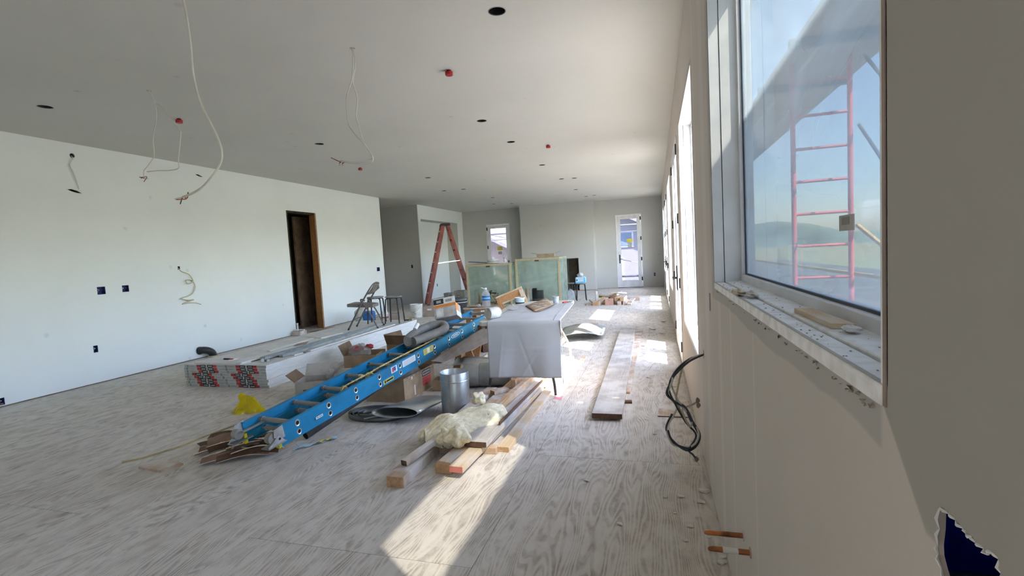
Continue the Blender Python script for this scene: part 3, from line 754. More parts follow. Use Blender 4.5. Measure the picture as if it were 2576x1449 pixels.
lbl(1.10, 1.125, -.022, .018, 'sticker_red', s_=-.002, parent=a, name='print'); lbl(1.125, 1.155, -.014, .020, 'sticker_blue', s_=-.002, parent=a, name='print'); lbl(1.14, 1.15, -.022, -.004, 'sticker_blue', s_=-.002, parent=a, name='print')
a = lbl(1.262, 1.475, -.032, .026, 'sticker_white', label='long white instruction label')
for k in range(6): lbl(1.275, 1.46, -.024 + k * .0078, -.022 + k * .0078, 'ink_grey', s_=-.002, parent=a, name='print_line')
a = lbl(1.625, 1.80, -.034, .028, 'sticker_yellow', label='yellow warning label')
lbl(1.69, 1.735, -.028, .022, 'sticker_white', s_=-.002, parent=a, name='print')
for k in range(4): lbl(1.64, 1.68, -.024 + k * .012, -.020 + k * .012, 'ink_grey', s_=-.002, parent=a, name='print_line'); lbl(1.745, 1.785, -.024 + k * .012, -.018 + k * .012, 'ink_grey', s_=-.002, parent=a, name='print_line')
a = lbl(.97, 1.12, -.092, -.058, 'sticker_yellow', s_=.0078, label='yellow and black warning strip')
lbl(.985, 1.005, -.086, -.064, 'ink', s_=.007, parent=a, name='print'); lbl(1.012, 1.11, -.083, -.066, 'ink', s_=.007, parent=a, name='print')
a = lbl(.165, .235, -.052, -.034, 'sticker_white', s_=-.0012, label='small white tag'); lbl(.175, .19, -.046, -.040, 'sticker_red', s_=-.002, parent=a, name='print'); lbl(.198, .228, -.046, -.041, 'ink_grey', s_=-.002, parent=a, name='print')
# oval badge
ov = MB(); N = 24
for (ra, rb), z_, mi in (((.10, .023), -.0015, 0), ((.088, .017), -.0022, 1)):
    ov.add([lq(2.285 + ra * math.cos(2 * math.pi * i / N), z_, -.002 + rb * math.sin(2 * math.pi * i / N)) for i in range(N)], [list(range(N))], mi)
for i in range(6): x = 2.225 + i * .02; ov.add([lq(x, -.003, -.011), lq(x + .012, -.003, -.011), lq(x + .016, -.003, .008), lq(x + .004, -.003, .008)], [(0, 1, 2, 3)], 0)
mk(ov, 'badge', ['sticker_white', 'ladder_blue'], lad, label='white oval badge')
# rope lashed to the rungs
rp = thing('rope', 'yellow rope knotted round the blue ladder rungs', 'rope', tuple(lq(1.2, .12, .02)))
def coil(t, s, k, r, turns=2.2, pitch=.012):
    return [lq(t + math.cos(a) * r, s + pitch * a / 6.28, k + math.sin(a) * r) for a in [i * .45 for i in range(int(turns * 14))]]
mk(MB().tube(wav([lq(.62, .115, .026), lq(.70, .118, .026), lq(.80, .108, .03), lq(.915, .098, .034), lq(1.05, .085, .045), lq(1.4, .08, .045), lq(1.83, .085, .034), lq(2.02, .10, .03), lq(2.1, .14, .02)], 4), .0065, 7), 'strand', 'rope', rp, smooth=True)
mk(MB().tube(coil(.61, .11, 0, .025), .0068, 7), 'knot', 'rope', rp, smooth=True)
mk(MB().tube(coil(.915, .085, .004, .028, 3, .014), .0075, 7), 'knot', 'rope', rp, smooth=True)
mk(MB().tube(coil(.83, .112, .032, .012, 2.5, .01), .007, 7), 'knot', 'rope', rp, smooth=True)
# hook arm on the first rung of the ladder
mk(MB().bar(lq(.02, LW - .05, -.012), lq(-.20, LW - .075, .0), .018, .012), 'rung_lock', 'rung_grey', lad)

# ---- bundle of bent shims under the ladder feet
random.seed(11)
SH = 'bent thin wooden strip in the heap under the ladder feet'
specs = [(-3.22, 2.84, 8, .26, .0), (-3.17, 2.78, 22, .30, .0), (-3.10, 2.82, -10, .30, .012), (-3.02, 2.84, 62, .24, .02), (-2.98, 2.76, 44, .32, .0), (-2.92, 2.78, 40, .36, .012), (-2.86, 2.73, 36, .40, .0),
         (-2.84, 2.80, 34, .40, .02), (-3.2, 2.90, -5, .26, .012), (-3.06, 2.88, 20, .28, .03), (-2.96, 2.88, 66, .24, .03), (-2.87, 2.86, 42, .30, .035), (-3.12, 2.93, 0, .26, .0), (-3.30, 2.83, -38, .18, .0),
         (-3.24, 2.78, 5, .24, .015), (-3.18, 2.86, 14, .28, .035), (-3.0, 2.72, 34, .36, .0), (-2.93, 2.69, 32, .44, .0), (-2.95, 2.74, 30, .40, .028), (-3.08, 2.76, -20, .26, .03), (-3.14, 2.80, 50, .22, .03), (-2.80, 2.76, 30, .34, .01), (-3.05, 2.70, 26, .38, .012)]
for i, (x, y, a, L, z) in enumerate(specs):
    bow = random.uniform(.01, .05); tl = random.choice((-1, 1)) * random.uniform(.35, 1.0); mbx = MB(); n = 8; wd = random.uniform(.045, .065); A = R(a)
    def pt(u, v, w_):
        d_ = V((math.cos(A), math.sin(A), 0)); s_ = V((-math.sin(A), math.cos(A), 0))
        return V((x, y, z)) + d_ * (u - .5) * L + s_ * (math.sin(u * math.pi) * bow + v * math.cos(tl)) + V((0, 0, .032 + z + w_ + v * math.sin(tl) + math.sin(u * math.pi) * .02))
    mbx.grid(lambda u, v: pt(u, (v - .5) * wd, 0), n, 2)
    so_ = one(mbx, 'shim_strip', ['shim_brown' if i % 3 else 'lumber_dark', 'lumber_pale'], SH, 'wood strip', 'bent strips under the ladder feet', solid=.007)
    so_.modifiers[0].material_offset_rim = 1

# ================================================================== drywall bundles
X0, X1, YA, YE = -5.485, -4.28, 4.44, 8.10; TH = .0158
shift = [0.0, -.008, -.022, -.036, -.062, .028, .012, 0.0]   # from the floor up
words = ['lowest', 'second', 'third', 'fourth', 'fifth', 'sixth', 'seventh', 'topmost']
random.seed(2)
for i in range(8):
    dx = random.uniform(-.006, .006) + (.012 if i < 3 else -.004); dy = random.uniform(-.004, .004); z = i * 2 * (TH + .0006)
    lb = words[i] + (' bundled drywall pair of the white stack under the folding chair' if i in (0, 7) else ' bundled drywall pair from the floor in the white stack')
    t = thing('drywall_bundle', lb, 'drywall', ((X0 + X1) / 2 + dx, (YA + YE) / 2 + dy, z), group='bundled drywall sheets')
    hx, hy = (X1 - X0) / 2, (YE - YA) / 2
    for k in range(2):
        zz = k * (TH + .0006); mb = MB().box((-hx, -hy + .001, zz), (hx, hy, zz + TH)); mb.mi = [1, 0, 1, 1, 1, 1]
        mk(mb, 'sheet', ['gyp_paper', 'gyp_edge'], t, local=True, bevel=.0015)
    mk(MB().box((-hx, -hy - .0005, .001), (hx, -hy + .0015, 2 * TH - .001)), 'end_tape', 'gyp_end', t, local=True)
    Wd = 2 * hx; yf = -hy - .0012
    def blk(u0, u1, m, nm='tape_print', v0=.0005, v1=2 * TH - .001, text=False):
        mb = MB().box((-hx + u0 * Wd, yf, v0), (-hx + u1 * Wd, yf + .0012, v1), 0)
        if text: mb.box((-hx + (u0 + .01) * Wd, yf - .0004, .010), (-hx + (u1 - .01) * Wd, yf + .001, .021), 1)
        mk(mb, nm, [m, 'gyp_end'] if text else m, t, local=True)
    for st in (.155, .64):
        s_ = st + shift[i]
        blk(s_, s_ + .045, 'gyp_tape_red'); blk(s_ + .046, s_ + .115, 'gyp_tape_black', text=True); blk(s_ + .135, s_ + .205, 'gyp_tape_black', text=True); blk(s_ + .206, s_ + .25, 'gyp_tape_red')
        for q in range(2): blk(s_ - .09 + q * .37, s_ - .03 + q * .37, 'ink_grey', 'tape_text', .012, .016)
    blk(.51 + shift[i], .535 + shift[i], 'ink_grey'); blk(.03, .05, 'ink_grey')
ZS = 16 * (TH + .0006) + .0004
# things lying on the stack
def flat(name, label, cat, pts, z, th, mat, group=None, z2=None, **kw):
    zz = z2 if z2 else [z] * len(pts)
    return one(MB().prism([(x, y, a) for (x, y), a in zip(pts, zz)], (0, 0, th)), name, mat, label, cat, group, **kw)
flat('drywall_scrap', 'pale drywall strip lying at the near left corner of the stack', 'drywall scrap', [(-5.40, 4.50), (-5.10, 4.46), (-4.98, 4.75), (-5.30, 4.78)], ZS, .013, 'gyp_paper')
flat('drywall_scrap', 'long narrow drywall offcut at the near end of the stack', 'drywall scrap', [(-5.16, 4.47), (-4.66, 4.46), (-4.62, 4.58), (-5.08, 4.60)], ZS + .0005, .014, 'gyp_paper')
flat('drywall_scrap', 'white drywall offcut leaning along the steel track', 'drywall scrap', [(-4.86, 4.465), (-4.64, 4.465), (-4.60, 5.60), (-4.74, 5.60)], ZS + .015, .013, 'gyp_edge', z2=[ZS + .0155, ZS + .0155, ZS + .001, ZS + .001])
flat('drywall_scrap', 'thin white strip in the middle of the stack', 'drywall scrap', [(-5.02, 5.25), (-4.94, 5.22), (-5.02, 6.30), (-5.09, 6.30)], ZS, .006, 'gyp_edge')
flat('paper_scrap', 'brown paper scrap curled on the stack', 'scrap', [(-4.86, 5.56), (-4.72, 5.62), (-4.80, 5.80), (-4.94, 5.74)], ZS, .004, 'gyp_brown', z2=[ZS, ZS, ZS + .02, ZS])
flat('drywall_scrap', 'large pale drywall piece lying before the folding chair', 'drywall scrap', [(-5.22, 6.25), (-4.86, 6.15), (-4.80, 6.60), (-5.20, 6.85), (-5.30, 6.6)], ZS, .014, 'gyp_paper')
flat('drywall_scrap', 'small broken drywall crumb at the right edge of the stack', 'drywall scrap', [(-4.40, 4.98), (-4.33, 4.96), (-4.32, 5.10), (-4.38, 5.12)], ZS, .012, 'gyp_edge')
flat('paper_scrap', 'small brown torn piece at the right edge of the stack', 'scrap', [(-4.34, 5.13), (-4.29, 5.12), (-4.30, 5.22), (-4.35, 5.2)], ZS, .012, 'gyp_brown')
flat('drywall_scrap', 'long white drywall strip along the right edge of the stack', 'drywall scrap', [(-4.36, 5.22), (-4.31, 5.20), (-4.38, 7.50), (-4.46, 7.50)], ZS, .012, 'gyp_edge')
t = thing('utility_knife', 'dark red utility knife lying at the near end of the stack', 'tool', (-5.06, 4.66, ZS + .014))
mk(MB().bar((-5.12, 4.67, ZS + .022), (-5.02, 4.66, ZS + .022), .024, .014), 'handle', 'ink', t, bevel=.003); mk(MB().bar((-5.02, 4.66, ZS + .022), (-4.97, 4.655, ZS + .022), .022, .013), 'grip', 'gyp_tape_red', t, bevel=.003)
def ctrack(name, label, p, q, wd, h, mat='galv'):
    p = V(p); q = V(q); d, s_, u = frame_of(q - p); g = .0015
    pr = [(-wd / 2, 0), (wd / 2, 0), (wd / 2, h), (wd / 2 - g, h), (wd / 2 - g, g), (-wd / 2 + g, g), (-wd / 2 + g, h), (-wd / 2, h)]
    return one(MB().prism([p + s_ * a + u * b for a, b in pr], q - p), name, mat, label, 'steel track')
ctrack('steel_track', 'galvanised steel stud track lying lengthwise on the stack', (-4.53, 4.66, ZS + .016), (-4.60, 7.42, ZS + .002), .07, .032)
ctrack('steel_track', 'second steel track nested against the first on the stack', (-4.445, 4.86, ZS + .0005), (-4.50, 6.9, ZS + .0005), .06, .03, 'galv_dull')
t = thing('track_bracket', 'bent shiny bracket at the near end of the steel track', 'bracket', (-4.50, 4.7, ZS))
mk(MB().box((-4.50, 4.60, ZS + .001), (-4.41, 4.645, ZS + .003)).box((-4.50, 4.60, ZS + .003), (-4.497, 4.645, ZS + .04)).box((-4.413, 4.60, ZS + .003), (-4.41, 4.645, ZS + .03)), 'plate', 'alu', t)
mk(MB().lathe([(.012, 0), (.014, .004), (.008, .006), (.008, .022)], (-4.455, 4.622, ZS + .003), 10), 'bolt', 'galv_dark', t)

# ---- folding chair
ch = thing('folding_chair', 'brown metal folding chair standing on the drywall stack', 'chair', (-4.735, 7.19, ZS), math.atan2(-.25, -.968))
W2 = .20
for s in (-1, 1):
    lg = mk(MB().tube(wav([(.25, s * W2, .012), (.02, s * W2, .40), (-.12, s * (W2 - .005), .62), (-.185, s * (W2 - .03), .715), (-.205, s * (W2 - .075), .745), (-.21, 0, .757)], 5), .0135, 8), 'front_leg', 'chair_tube', ch, local=True, smooth=True)
    mk(MB().cyl((.255, s * W2, 0), (.242, s * W2, .028), .015, 10), 'foot_cap', 'black_hw', lg, local=True)
    lg = mk(MB().tube(wav([(-.235, s * (W2 - .022), .012), (-.10, s * (W2 - .022), .30), (.015, s * (W2 - .022), .47), (-.01, s * (W2 - .022), .495), (-.05, s * (W2 - .022), .47)], 5), .0125, 8), 'rear_leg', 'chair_tube', ch, local=True, smooth=True)
    mk(MB().cyl((-.24, s * (W2 - .022), 0), (-.226, s * (W2 - .022), .028), .014, 10), 'foot_cap', 'black_hw', lg, local=True)
mk(MB().cyl((.155, -W2, .17), (.155, W2, .17), .008, 8), 'front_stretcher', 'chair_tube', ch, local=True); mk(MB().cyl((-.165, -.178, .165), (-.165, .178, .165), .008, 8), 'rear_stretcher', 'chair_tube', ch, local=True)
def seatf(u, v):
    x = .25 - u * .42; w_ = .185 - .02 * u; y = (v - .5) * 2 * w_; ed = min(1, 6 * min(u, 1 - u, v, 1 - v))
    return (x, y, .432 - .03 * u + .012 * ed - .006 * math.sin(u * 3.1) * math.sin(v * 3.1))
sb = MB().grid(seatf, 12, 10); sb2 = MB().grid(lambda u, v: (V(seatf(u, v)) - V((0, 0, .05))), 12, 10)
n_ = len(sb.v); sb.v += sb2.v; sb.f += [[i + n_ for i in f][::-1] for f in sb2.f]; sb.mi += sb2.mi
rim = [i for i in range(13)] + [13 * j + 12 for j in range(1, 11)] + [13 * 10 + i for i in range(11, -1, -1)] + [13 * j for j in range(9, 0, -1)]
for a, b in zip(rim, rim[1:] + rim[:1]): sb.f.append([a, b, b + n_, a + n_]); sb.mi.append(0)
mk(sb, 'seat', 'chair_taupe', ch, local=True, smooth=True)
def backf(u, v):
    y = (u - .5) * .36; z = .575 + v * .165; x = -.092 - (z - .575) * .64 - .02 * (1 - (2 * u - 1) ** 2)
    k = abs(2 * u - 1); z -= max(0, k - .45) ** 2 * .28 * v
    return (x, y, z)
mk(MB().grid(backf, 12, 6), 'backrest', 'chair_taupe', ch, local=True, smooth=True, solid=.012)

# ---- stools with bent tube legs
def make_stool(label, loc, rz, group):
    t = thing('metal_stool', label, 'stool', loc, rz, group)
    mk(MB().lathe([(.001, .455), (.13, .455), (.148, .460), (.150, .470), (.146, .477), (.13, .479), (.001, .479)], n=24), 'seat', 'stool_seat', t, local=True, smooth=True)
    for k in range(4):
        a = math.pi / 4 + k * math.pi / 2; c, s = math.cos(a), math.sin(a)
        lg = mk(MB().tube(wav([(c * .05, s * .05, .450), (c * .115, s * .115, .448), (c * .148, s * .148, .425), (c * .156, s * .156, .37), (c * .172, s * .172, .18), (c * .185, s * .185, .008)], 4), .0125, 8), 'leg', 'stool_steel', t, local=True, smooth=True)
        mk(MB().cyl((c * .1855, s * .1855, 0), (c * .184, s * .184, .022), .012, 8), 'foot', 'black_hw', lg, local=True)
    mk(MB().lathe([(.118, .442), (.127, .442), (.127, .452), (.118, .452), (.118, .442)], n=24), 'ring', 'stool_steel', t, local=True)
    return t
G = 'round metal stools with bent legs'
st0 = make_stool('right of two dark metal stools behind the folding chair on the stack', (-4.52, 7.74, ZS), .15, G)
for lb, loc, rz in (('left of two dark metal stools partly hidden by the folding chair', (-4.90, 7.76, ZS), .3), ('dark metal stool carrying the blue water pack by the fireplace', (-2.0, 13.38, 0), .2), ('dark metal stool tucked between crate and fireplace', (-2.36, 13.62, 0), .5)):
    c = copy_tree(st0); c.location = loc; c.rotation_euler = (0, 0, rz); c['label'] = lb

# ================================================================== folding table with cloth
TR = V((-.885, 4.36, 0)); TU = V((-.0715, .9974, 0)); TW = V((-.9974, -.0715, 0))
def tq(u, a, z): return TR + TU * u + TW * a + V((0, 0, z))
tb = thing('folding_table', 'white plastic folding table draped with a white cloth', 'table', tuple(tq(.9, .38, 0)))
def rrect(u0, u1, a0, a1, r, n=6):
    out = []
    for cu, ca, st in ((u1 - r, a1 - r, 0), (u0 + r, a1 - r, 90), (u0 + r, a0 + r, 180), (u1 - r, a0 + r, 270)):
        for k in range(n + 1): an = R(st + 90 * k / n); out.append((cu + r * math.cos(an), ca + r * math.sin(an)))
    return out
mk(MB().prism([tq(u, a, .70) for u, a in rrect(0, 1.83, 0, .76, .07)], (0, 0, .04)), 'tabletop', 'table_plastic', tb, bevel=.006)
mk(MB().bar(tq(.1, .06, .68), tq(1.73, .06, .68), .03, .04).bar(tq(.1, .70, .68), tq(1.73, .70, .68), .03, .04), 'frame_rails', 'leg_dark', tb)
for u, m in ((.10, 'leg_dark'), (1.66, 'table_leg')):
    for a, sg in ((.075, 1), (.69, -1)):
        mk(MB().tube(wav([tq(u, a + sg * .14, .68), tq(u, a + sg * .12, .45), tq(u, a + sg * .05, .30), tq(u, a, .17), tq(u, a - sg * .015, .012)], 5), .014, 10), 'leg', m, tb, smooth=True)
    mk(MB().tube([tq(u, .24, .50), tq(u, .52, .50)], .011, 8), 'leg_brace', m, tb)
    mk(MB().tube([tq(u, .38, .5), tq(u + (.35 if u < 1 else -.35), .38, .675)], .009, 8), 'diagonal_brace', m, tb)
# cloth: over the top and down the near end
def clothf(i, j, nu=110, nv=70):
    v = j / nv; a = -.03 + v * .69; s = i / nu * 1.965
    rip = .004 * math.sin(9 * v + 3 * s) + .003 * math.sin(21 * v - 5 * s)
    rip += .006 * math.exp(-((v - .12 - .95 * (s - 1.5)) / .012) ** 2) - .005 * math.exp(-((v - .55 + .5 * (s - 1.6)) / .01) ** 2) + .004 * math.exp(-((v - .8 - .2 * (s - 1.6)) / .012) ** 2) + .004 * math.exp(-((s - 1.68 - .05 * v) / .008) ** 2)
    if s < 1.42: return tq(1.42 - s - .0, a, .7435 + max(0, rip) * .4)
    s2 = s - 1.42; fr = .6
    bulge = .012 + .012 * math.sin(v * 7 + 1) * min(1, s2 * 3) + rip * min(1, s2 * 4)
    if s2 < .03: return tq(-.018 * (s2 / .03), a, .7435 - .02 * (s2 / .03) ** 2)
    return tq(-.018 - bulge * min(1, s2 * 2.2) - .02 * s2, a - .012 * (s2 - .03) * (1 - 2 * v) * -1, .7235 - (s2 - .03) * .985)
cb = MB(); NU, NV = 110, 70
for j in range(NV + 1):
    for i in range(NU + 1): cb.v.append(clothf(i, j))
for j in range(NV):
    for i in range(NU): a_ = j * (NU + 1) + i; cb.f.append([a_, a_ + 1, a_ + NU + 2, a_ + NU + 1]); cb.mi.append(0)
cl = thing('table_cloth', 'white paper cloth hanging down over the near end of the table', 'cloth', tuple(tq(.7, .35, .7435)))
mk(cb, 'sheet', 'cloth_white', cl, smooth=True, solid=.002)
mk(MB().tube([tq(1.38, .07, .7462), tq(.9, .05, .7462), tq(.3, .045, .7462), tq(.0, .03, .7462)], .0022, 5), 'hem_line', 'ink_grey', cl)
# the side flap of the cloth hanging at the right of the table end
mk(MB().grid(lambda u, v: tq(-.03 + .05 * u * (.4 + v), -.032 - .004 * math.sin(v * 6), .74 - v * .585), 3, 10), 'side_flap', 'cloth_white', cl, smooth=True, solid=.002)
one(MB().prism([(-.96, 4.37, 0), (-.88, 4.36, 0), (-.885, 4.44, 0), (-.965, 4.45, 0)], (0, 0, .002)), 'paper_tag', 'pink_tag', 'red and white paper tag by the front table foot', 'tag')
# --- things on the table
pc = thing('paint_can', 'small dented metal can lying on the near left table corner', 'can', (-1.53, 4.42, .745))
Mc = Matrix.Translation((-1.545, 4.50, .802)) @ Matrix.Rotation(R(58), 4, 'Z') @ Matrix.Rotation(R(90), 4, 'Y')
mk(MB().lathe([(.001, -.07), (.050, -.07), (.056, -.066), (.053, -.060), (.054, 0), (.053, .060), (.056, .066), (.050, .07), (.001, .07)], n=24).tf(Mc), 'body', 'paint_can', pc, smooth=True)
mk(MB().lathe([(.0545, -.052), (.0545, .052)], n=24).tf(Mc), 'paper_label', 'bucket_white', pc, smooth=True)
mk(MB().lathe([(.0552, -.03), (.0552, .0)], n=24).tf(Mc), 'label_print', 'paint_can', pc, smooth=True)
t = thing('cardboard_sheet', 'creased brown cardboard with white stickers lying on the table', 'cardboard', (-1.3, 5.4, .75))
cA, cB, cC, cD = V((-1.484, 5.505, .752)), V((-1.235, 4.93, .752)), V((-1.135, 5.40, .756)), V((-1.32, 5.85, .80))
cf = lambda u, v: (cA.lerp(cB, u)).lerp(cD.lerp(cC, u), v) + V((0, 0, .018 * math.sin(u * 3.1) * v + .006 * abs(math.sin(u * 9))))
mk(MB().grid(cf, 10, 10), 'board', 'cardboard', t, smooth=True, solid=.006)
mk(MB().grid(lambda u, v: cf(1, v) + V((.05 * u, .03 * u, .03 * u * v)), 3, 8), 'flap', 'cardboard_dark', t, smooth=True, solid=.005)
for u, v in ((.3, .35), (.6, .55), (.75, .3), (.45, .8), (.5, .2), (.85, .6)):
    c = cf(u, v) + V((0, 0, .006)); mk(MB().prism([c + V((-.03, -.01, 0)), c + V((.025, -.014, .002)), c + V((.03, .012, .004)), c + V((-.02, .014, .002))], (0, 0, .001)), 'sticker', 'sticker_white', t)
t = thing('plastic_tub', 'white tub with teal band behind the tipped sawhorse', 'tub', (-1.655, 5.88, .7405))
mk(MB().lathe([(.001, .001), (.055, .001), (.063, .070), (.066, .071), (.066, .080), (.061, .080), (.057, .03), (.001, .02)], (-1.655, 5.88, .7405), 24), 'tub', 'bucket_white', t, smooth=True)
mk(MB().lathe([(.0590, .03), (.0622, .058)], (-1.655, 5.88, .7405), 24), 'band', 'blue_pale', t, smooth=True)
mk(MB().lathe([(.0560, .005), (.0582, .022)], (-1.655, 5.88, .7405), 24), 'band', 'ink', t, smooth=True)
t = thing('paper_cup', 'small white cup beside the cardboard on the table', 'cup', (-1.18, 5.80, .7405))
mk(MB().lathe([(.001, .001), (.030, .001), (.040, .085), (.042, .088), (.038, .088), (.028, .01), (.001, .008)], (-1.18, 5.80, .7405), 18), 'cup', 'cloth_white', t, smooth=True)
mk(MB().lathe([(.034, .03), (.0375, .055)], (-1.18, 5.80, .7405), 18), 'band', 'blue_pale', t, smooth=True)
random.seed(21)
def crumple(c, rx, ry, rz, seed, nu=18, nv=10, amp=.28):
    random.seed(seed); ph = [random.uniform(0, 6) for _ in range(6)]; c = V(c)
    def f(u, v):
        a = u * 2 * math.pi; b = (v - .5) * math.pi
        k = 1 + amp * (math.sin(3 * a + ph[0] + 2 * b) * .5 + math.sin(5 * a + ph[1]) * math.cos(3 * b + ph[2]) * .4 + math.sin(7 * b + ph[3] + a) * .3)
        return c + V((rx * k * math.cos(a) * math.cos(b), ry * k * math.sin(a) * math.cos(b), max(-1, math.sin(b) * k) * rz))
    return MB().grid(f, nu, nv)
one(crumple((-1.56, 5.2, .772), .07, .05, .03, 4), 'plastic_bag', 'bag_clear', 'crumpled clear plastic bag beside the cardboard', 'bag', smooth=True)
t = thing('putty_knife', 'small dark red scraper at the far table corner', 'tool', (-1.1, 5.9, .7405))
mk(MB().bar((-1.09, 5.78, .752), (-1.06, 5.88, .752), .02, .016), 'handle', 'gyp_tape_red', t, bevel=.004); mk(MB().bar((-1.06, 5.88, .748), (-1.03, 5.97, .744), .04, .002), 'blade', 'galv_dark', t)

# ================================================================== lumber pile
def board(name, label, p, q, wd, h, mat, end=None, rollup=(0, 0, 1), group='boards in the lumber pile', cat='lumber'):
    """p, q: centre line of the underside; origin at base"""
    p = V(p) + V((0, 0, h / 2)); q = V(q) + V((0, 0, h / 2))
    return one(MB().bar(p, q, wd, h, rollup, 0, 1 if end else None), name, [mat, end] if end else mat, label, cat, group, bevel=.003)
board('timber', 'thick dusty timber at the near left end of the lumber pile', (-1.55, 2.52, 0), (-1.59, 4.33, 0), .118, .068, 'lumber_dusty', 'lumber')
# half-round offcut
prf = [(-.055, 0), (.05, 0), (.052, .05), (.05, .078), (-.03, .086), (-.052, .07), (-.060, .045), (-.058, .02)]
one(MB().prism([(-1.335 + a, 2.74, b) for a, b in prf], (.05, .62, 0), 0, 1), 'timber_offcut', ['lumber_pale', 'lumber'], 'short rounded-end timber offcut between two boards', 'lumber', 'boards in the lumber pile', bevel=.004)
board('timber', 'two-by-four with red painted end nearest the camera', (-1.222, 2.68, .044), (-1.13, 5.2, .002), .092, .040, 'lumber_pale', 'red_end')
board('timber', 'wide white-dusted board with dark brown end', (-1.205, 2.98, .086), (-1.20, 5.9, .048), .16, .038, 'plank_grey', 'lumber_dark')
board('timber', 'rightmost two-by-four of the lumber pile', (-1.06, 3.13, 0), (-1.03, 5.9, 0), .085, .036, 'lumber_pale', 'lumber')
board('timber', 'orange-edged two-by-four on top of the pile running to the table foot', (-1.262, 3.36, .126), (-1.17, 5.75, .088), .052, .062, 'lumber', 'lumber')
board('timber', 'short block under the insulation with a sawn end', (-1.355, 3.28, .090), (-1.39, 3.95, .078), .075, .035, 'lumber_pale', 'lumber')
board('timber', 'flat dusty board running under the hanging cloth', (-1.40, 3.45, .069), (-1.36, 5.95, .069), .12, .038, 'lumber_dusty', 'lumber')
board('timber', 'second dusty board beside the duct running under the table', (-1.545, 3.60, .069), (-1.545, 4.34, .069), .10, .038, 'lumber_dusty', 'lumber')
board('timber', 'diagonal stick propped on the insulation at the pile front', (-1.565, 2.66, .0725), (-1.43, 3.22, .128), .048, .036, 'lumber_dusty', 'lumber_dark')
board('timber', 'small brown block lying on the dusty boards', (-1.46, 4.10, .108), (-1.36, 4.22, .108), .075, .035, 'lumber_dusty', 'stud')
board('timber', 'pale sunlit board at the far right end of the pile', (-1.10, 4.62, .038), (-1.05, 5.86, .038), .10, .040, 'lumber_pale', 'lumber')
board('timber', 'pale sunlit strip beside the far table leg', (-.93, 4.9, 0), (-.91, 6.15, 0), .05, .03, 'lumber_pale', 'lumber')
board('timber', 'upright-edged board ending past the far table leg', (-1.32, 4.3, .108), (-1.27, 6.7, .108), .045, .085, 'lumber', 'lumber')
board('timber', 'dark angle-iron coloured lath between two boards', (-1.135, 3.3, .128), (-1.098, 5.0, .095), .012, .022, 'lumber_dark')
board('timber_offcut', 'cross block carrying the wide board at the pile front', (-1.62, 3.06, .0005), (-1.10, 3.12, .0005), .07, .043, 'lumber', 'lumber')

# fibreglass insulation torn over the boards
ins = MB(); random.seed(31)
from mathutils import noise as mnoise
def insf(u, v):
    p0 = V((-1.62, 3.05, .08)); p1 = V((-1.20, 3.55, .17))
    c = p0.lerp(p1, u); wd = .30 * (.55 + .9 * math.sin(math.pi * min(1, u * 1.15))) + .05 * math.sin(9 * u)
    d = (v - .5) * 2
    x = c + V((.63, -.62, 0)) * d * wd * .55
    al = u * .65; ac = d * wd * .55; bend = .35 * math.sin(al * 7)
    n1 = mnoise.noise(V((al * 6, ac * 6, 1.3))); n2 = mnoise.noise(V((al * 7 + 3, (ac + .12 * bend) * 26, 4.1))); n3 = mnoise.noise(V((al * 16, (ac + .12 * bend) * 70, 7.7)))
    z = .10 + .10 * (1 - d * d) * (.5 + math.sin(u * 2.6)) * .8 + .050 * n1 + .014 * n2 + .007 * n3
    z -= .05 * max(0, d - .4)
    eg = max(0, abs(d) - .75) * 4
    return V((x.x + .03 * n1 + .05 * eg * n2, x.y + .03 * n1 - .05 * eg * n2, max(.078, z)))
tI = thing('insulation_batt', 'torn piece of yellowish fibreglass insulation draped over the lumber', 'insulation', (-1.4, 3.3, .07))
mk(MB().grid(insf, 90, 120), 'batt', 'insulation', tI, smooth=True, solid=.02)
tf_ = MB(); random.seed(8)
for k in range(6000):      # loose fibres standing off the batt, too many to count
    u, v = random.random(), random.random()
    if random.random() < .45: v = random.choice((0.02, .98))
    c = insf(u, v); d = V((random.uniform(-1, 1), random.uniform(-1, 1), random.uniform(-.2, 1))).normalized() * random.uniform(.006, .026); s_ = V((random.uniform(-1, 1), random.uniform(-1, 1), random.uniform(-1, 1))).normalized() * random.uniform(.0006, .0018)
    tf_.add([c - s_, c + s_, c + d], [(0, 1, 2)])
o = mk(tf_, 'loose_fibres', 'insulation', tI); o['kind'] = 'stuff'
def tuft(c, r, seed, nm): 
    mk(crumple(c, r, r * .8, r * .6, seed, 40, 24, .18), nm, 'insulation', tI, smooth=True)
def tuftf(c, r, sd):
    def f(u, v):
        a = u * 2 * math.pi; b = (v - .5) * math.pi; d = V((math.cos(a) * math.cos(b), math.sin(a) * math.cos(b), math.sin(b) * .7))
        return V(c) + d * r * (1 + .6 * mnoise.noise(d * 1.6 + V((sd, 0, 0))) + .05 * mnoise.noise(V((d.x * 3, d.y * 14, d.z * 6 + sd))))
    mk(MB().grid(f, 44, 26), 'tuft', 'insulation', tI, smooth=True)
tuftf((-1.62, 3.08, .115), .055, 1); tuftf((-1.33, 2.97, .16), .085, 2); tuftf((-1.40, 3.60, .23), .06, 3); tuftf((-1.42, 3.02, .13), .08, 12)

# ---- wide plank on the right
board('plank', 'long wide grey plank lying on the floor right of the table', (-.415, 3.83, .022), (-.475, 8.2, .022), .238, .042, 'plank_grey', 'lumber_dark', group=None)
board('plank', 'narrower board hidden under the long grey plank', (-.36, 4.6, 0), (-.33, 8.6, 0), .17, .0205, 'lumber_dusty', 'lumber', group=None)
board('timber_offcut', 'small dark block under the plank edge', (-.36, 4.32, 0), (-.245, 4.33, 0), .05, .0215, 'lumber_dark', None, group=None)

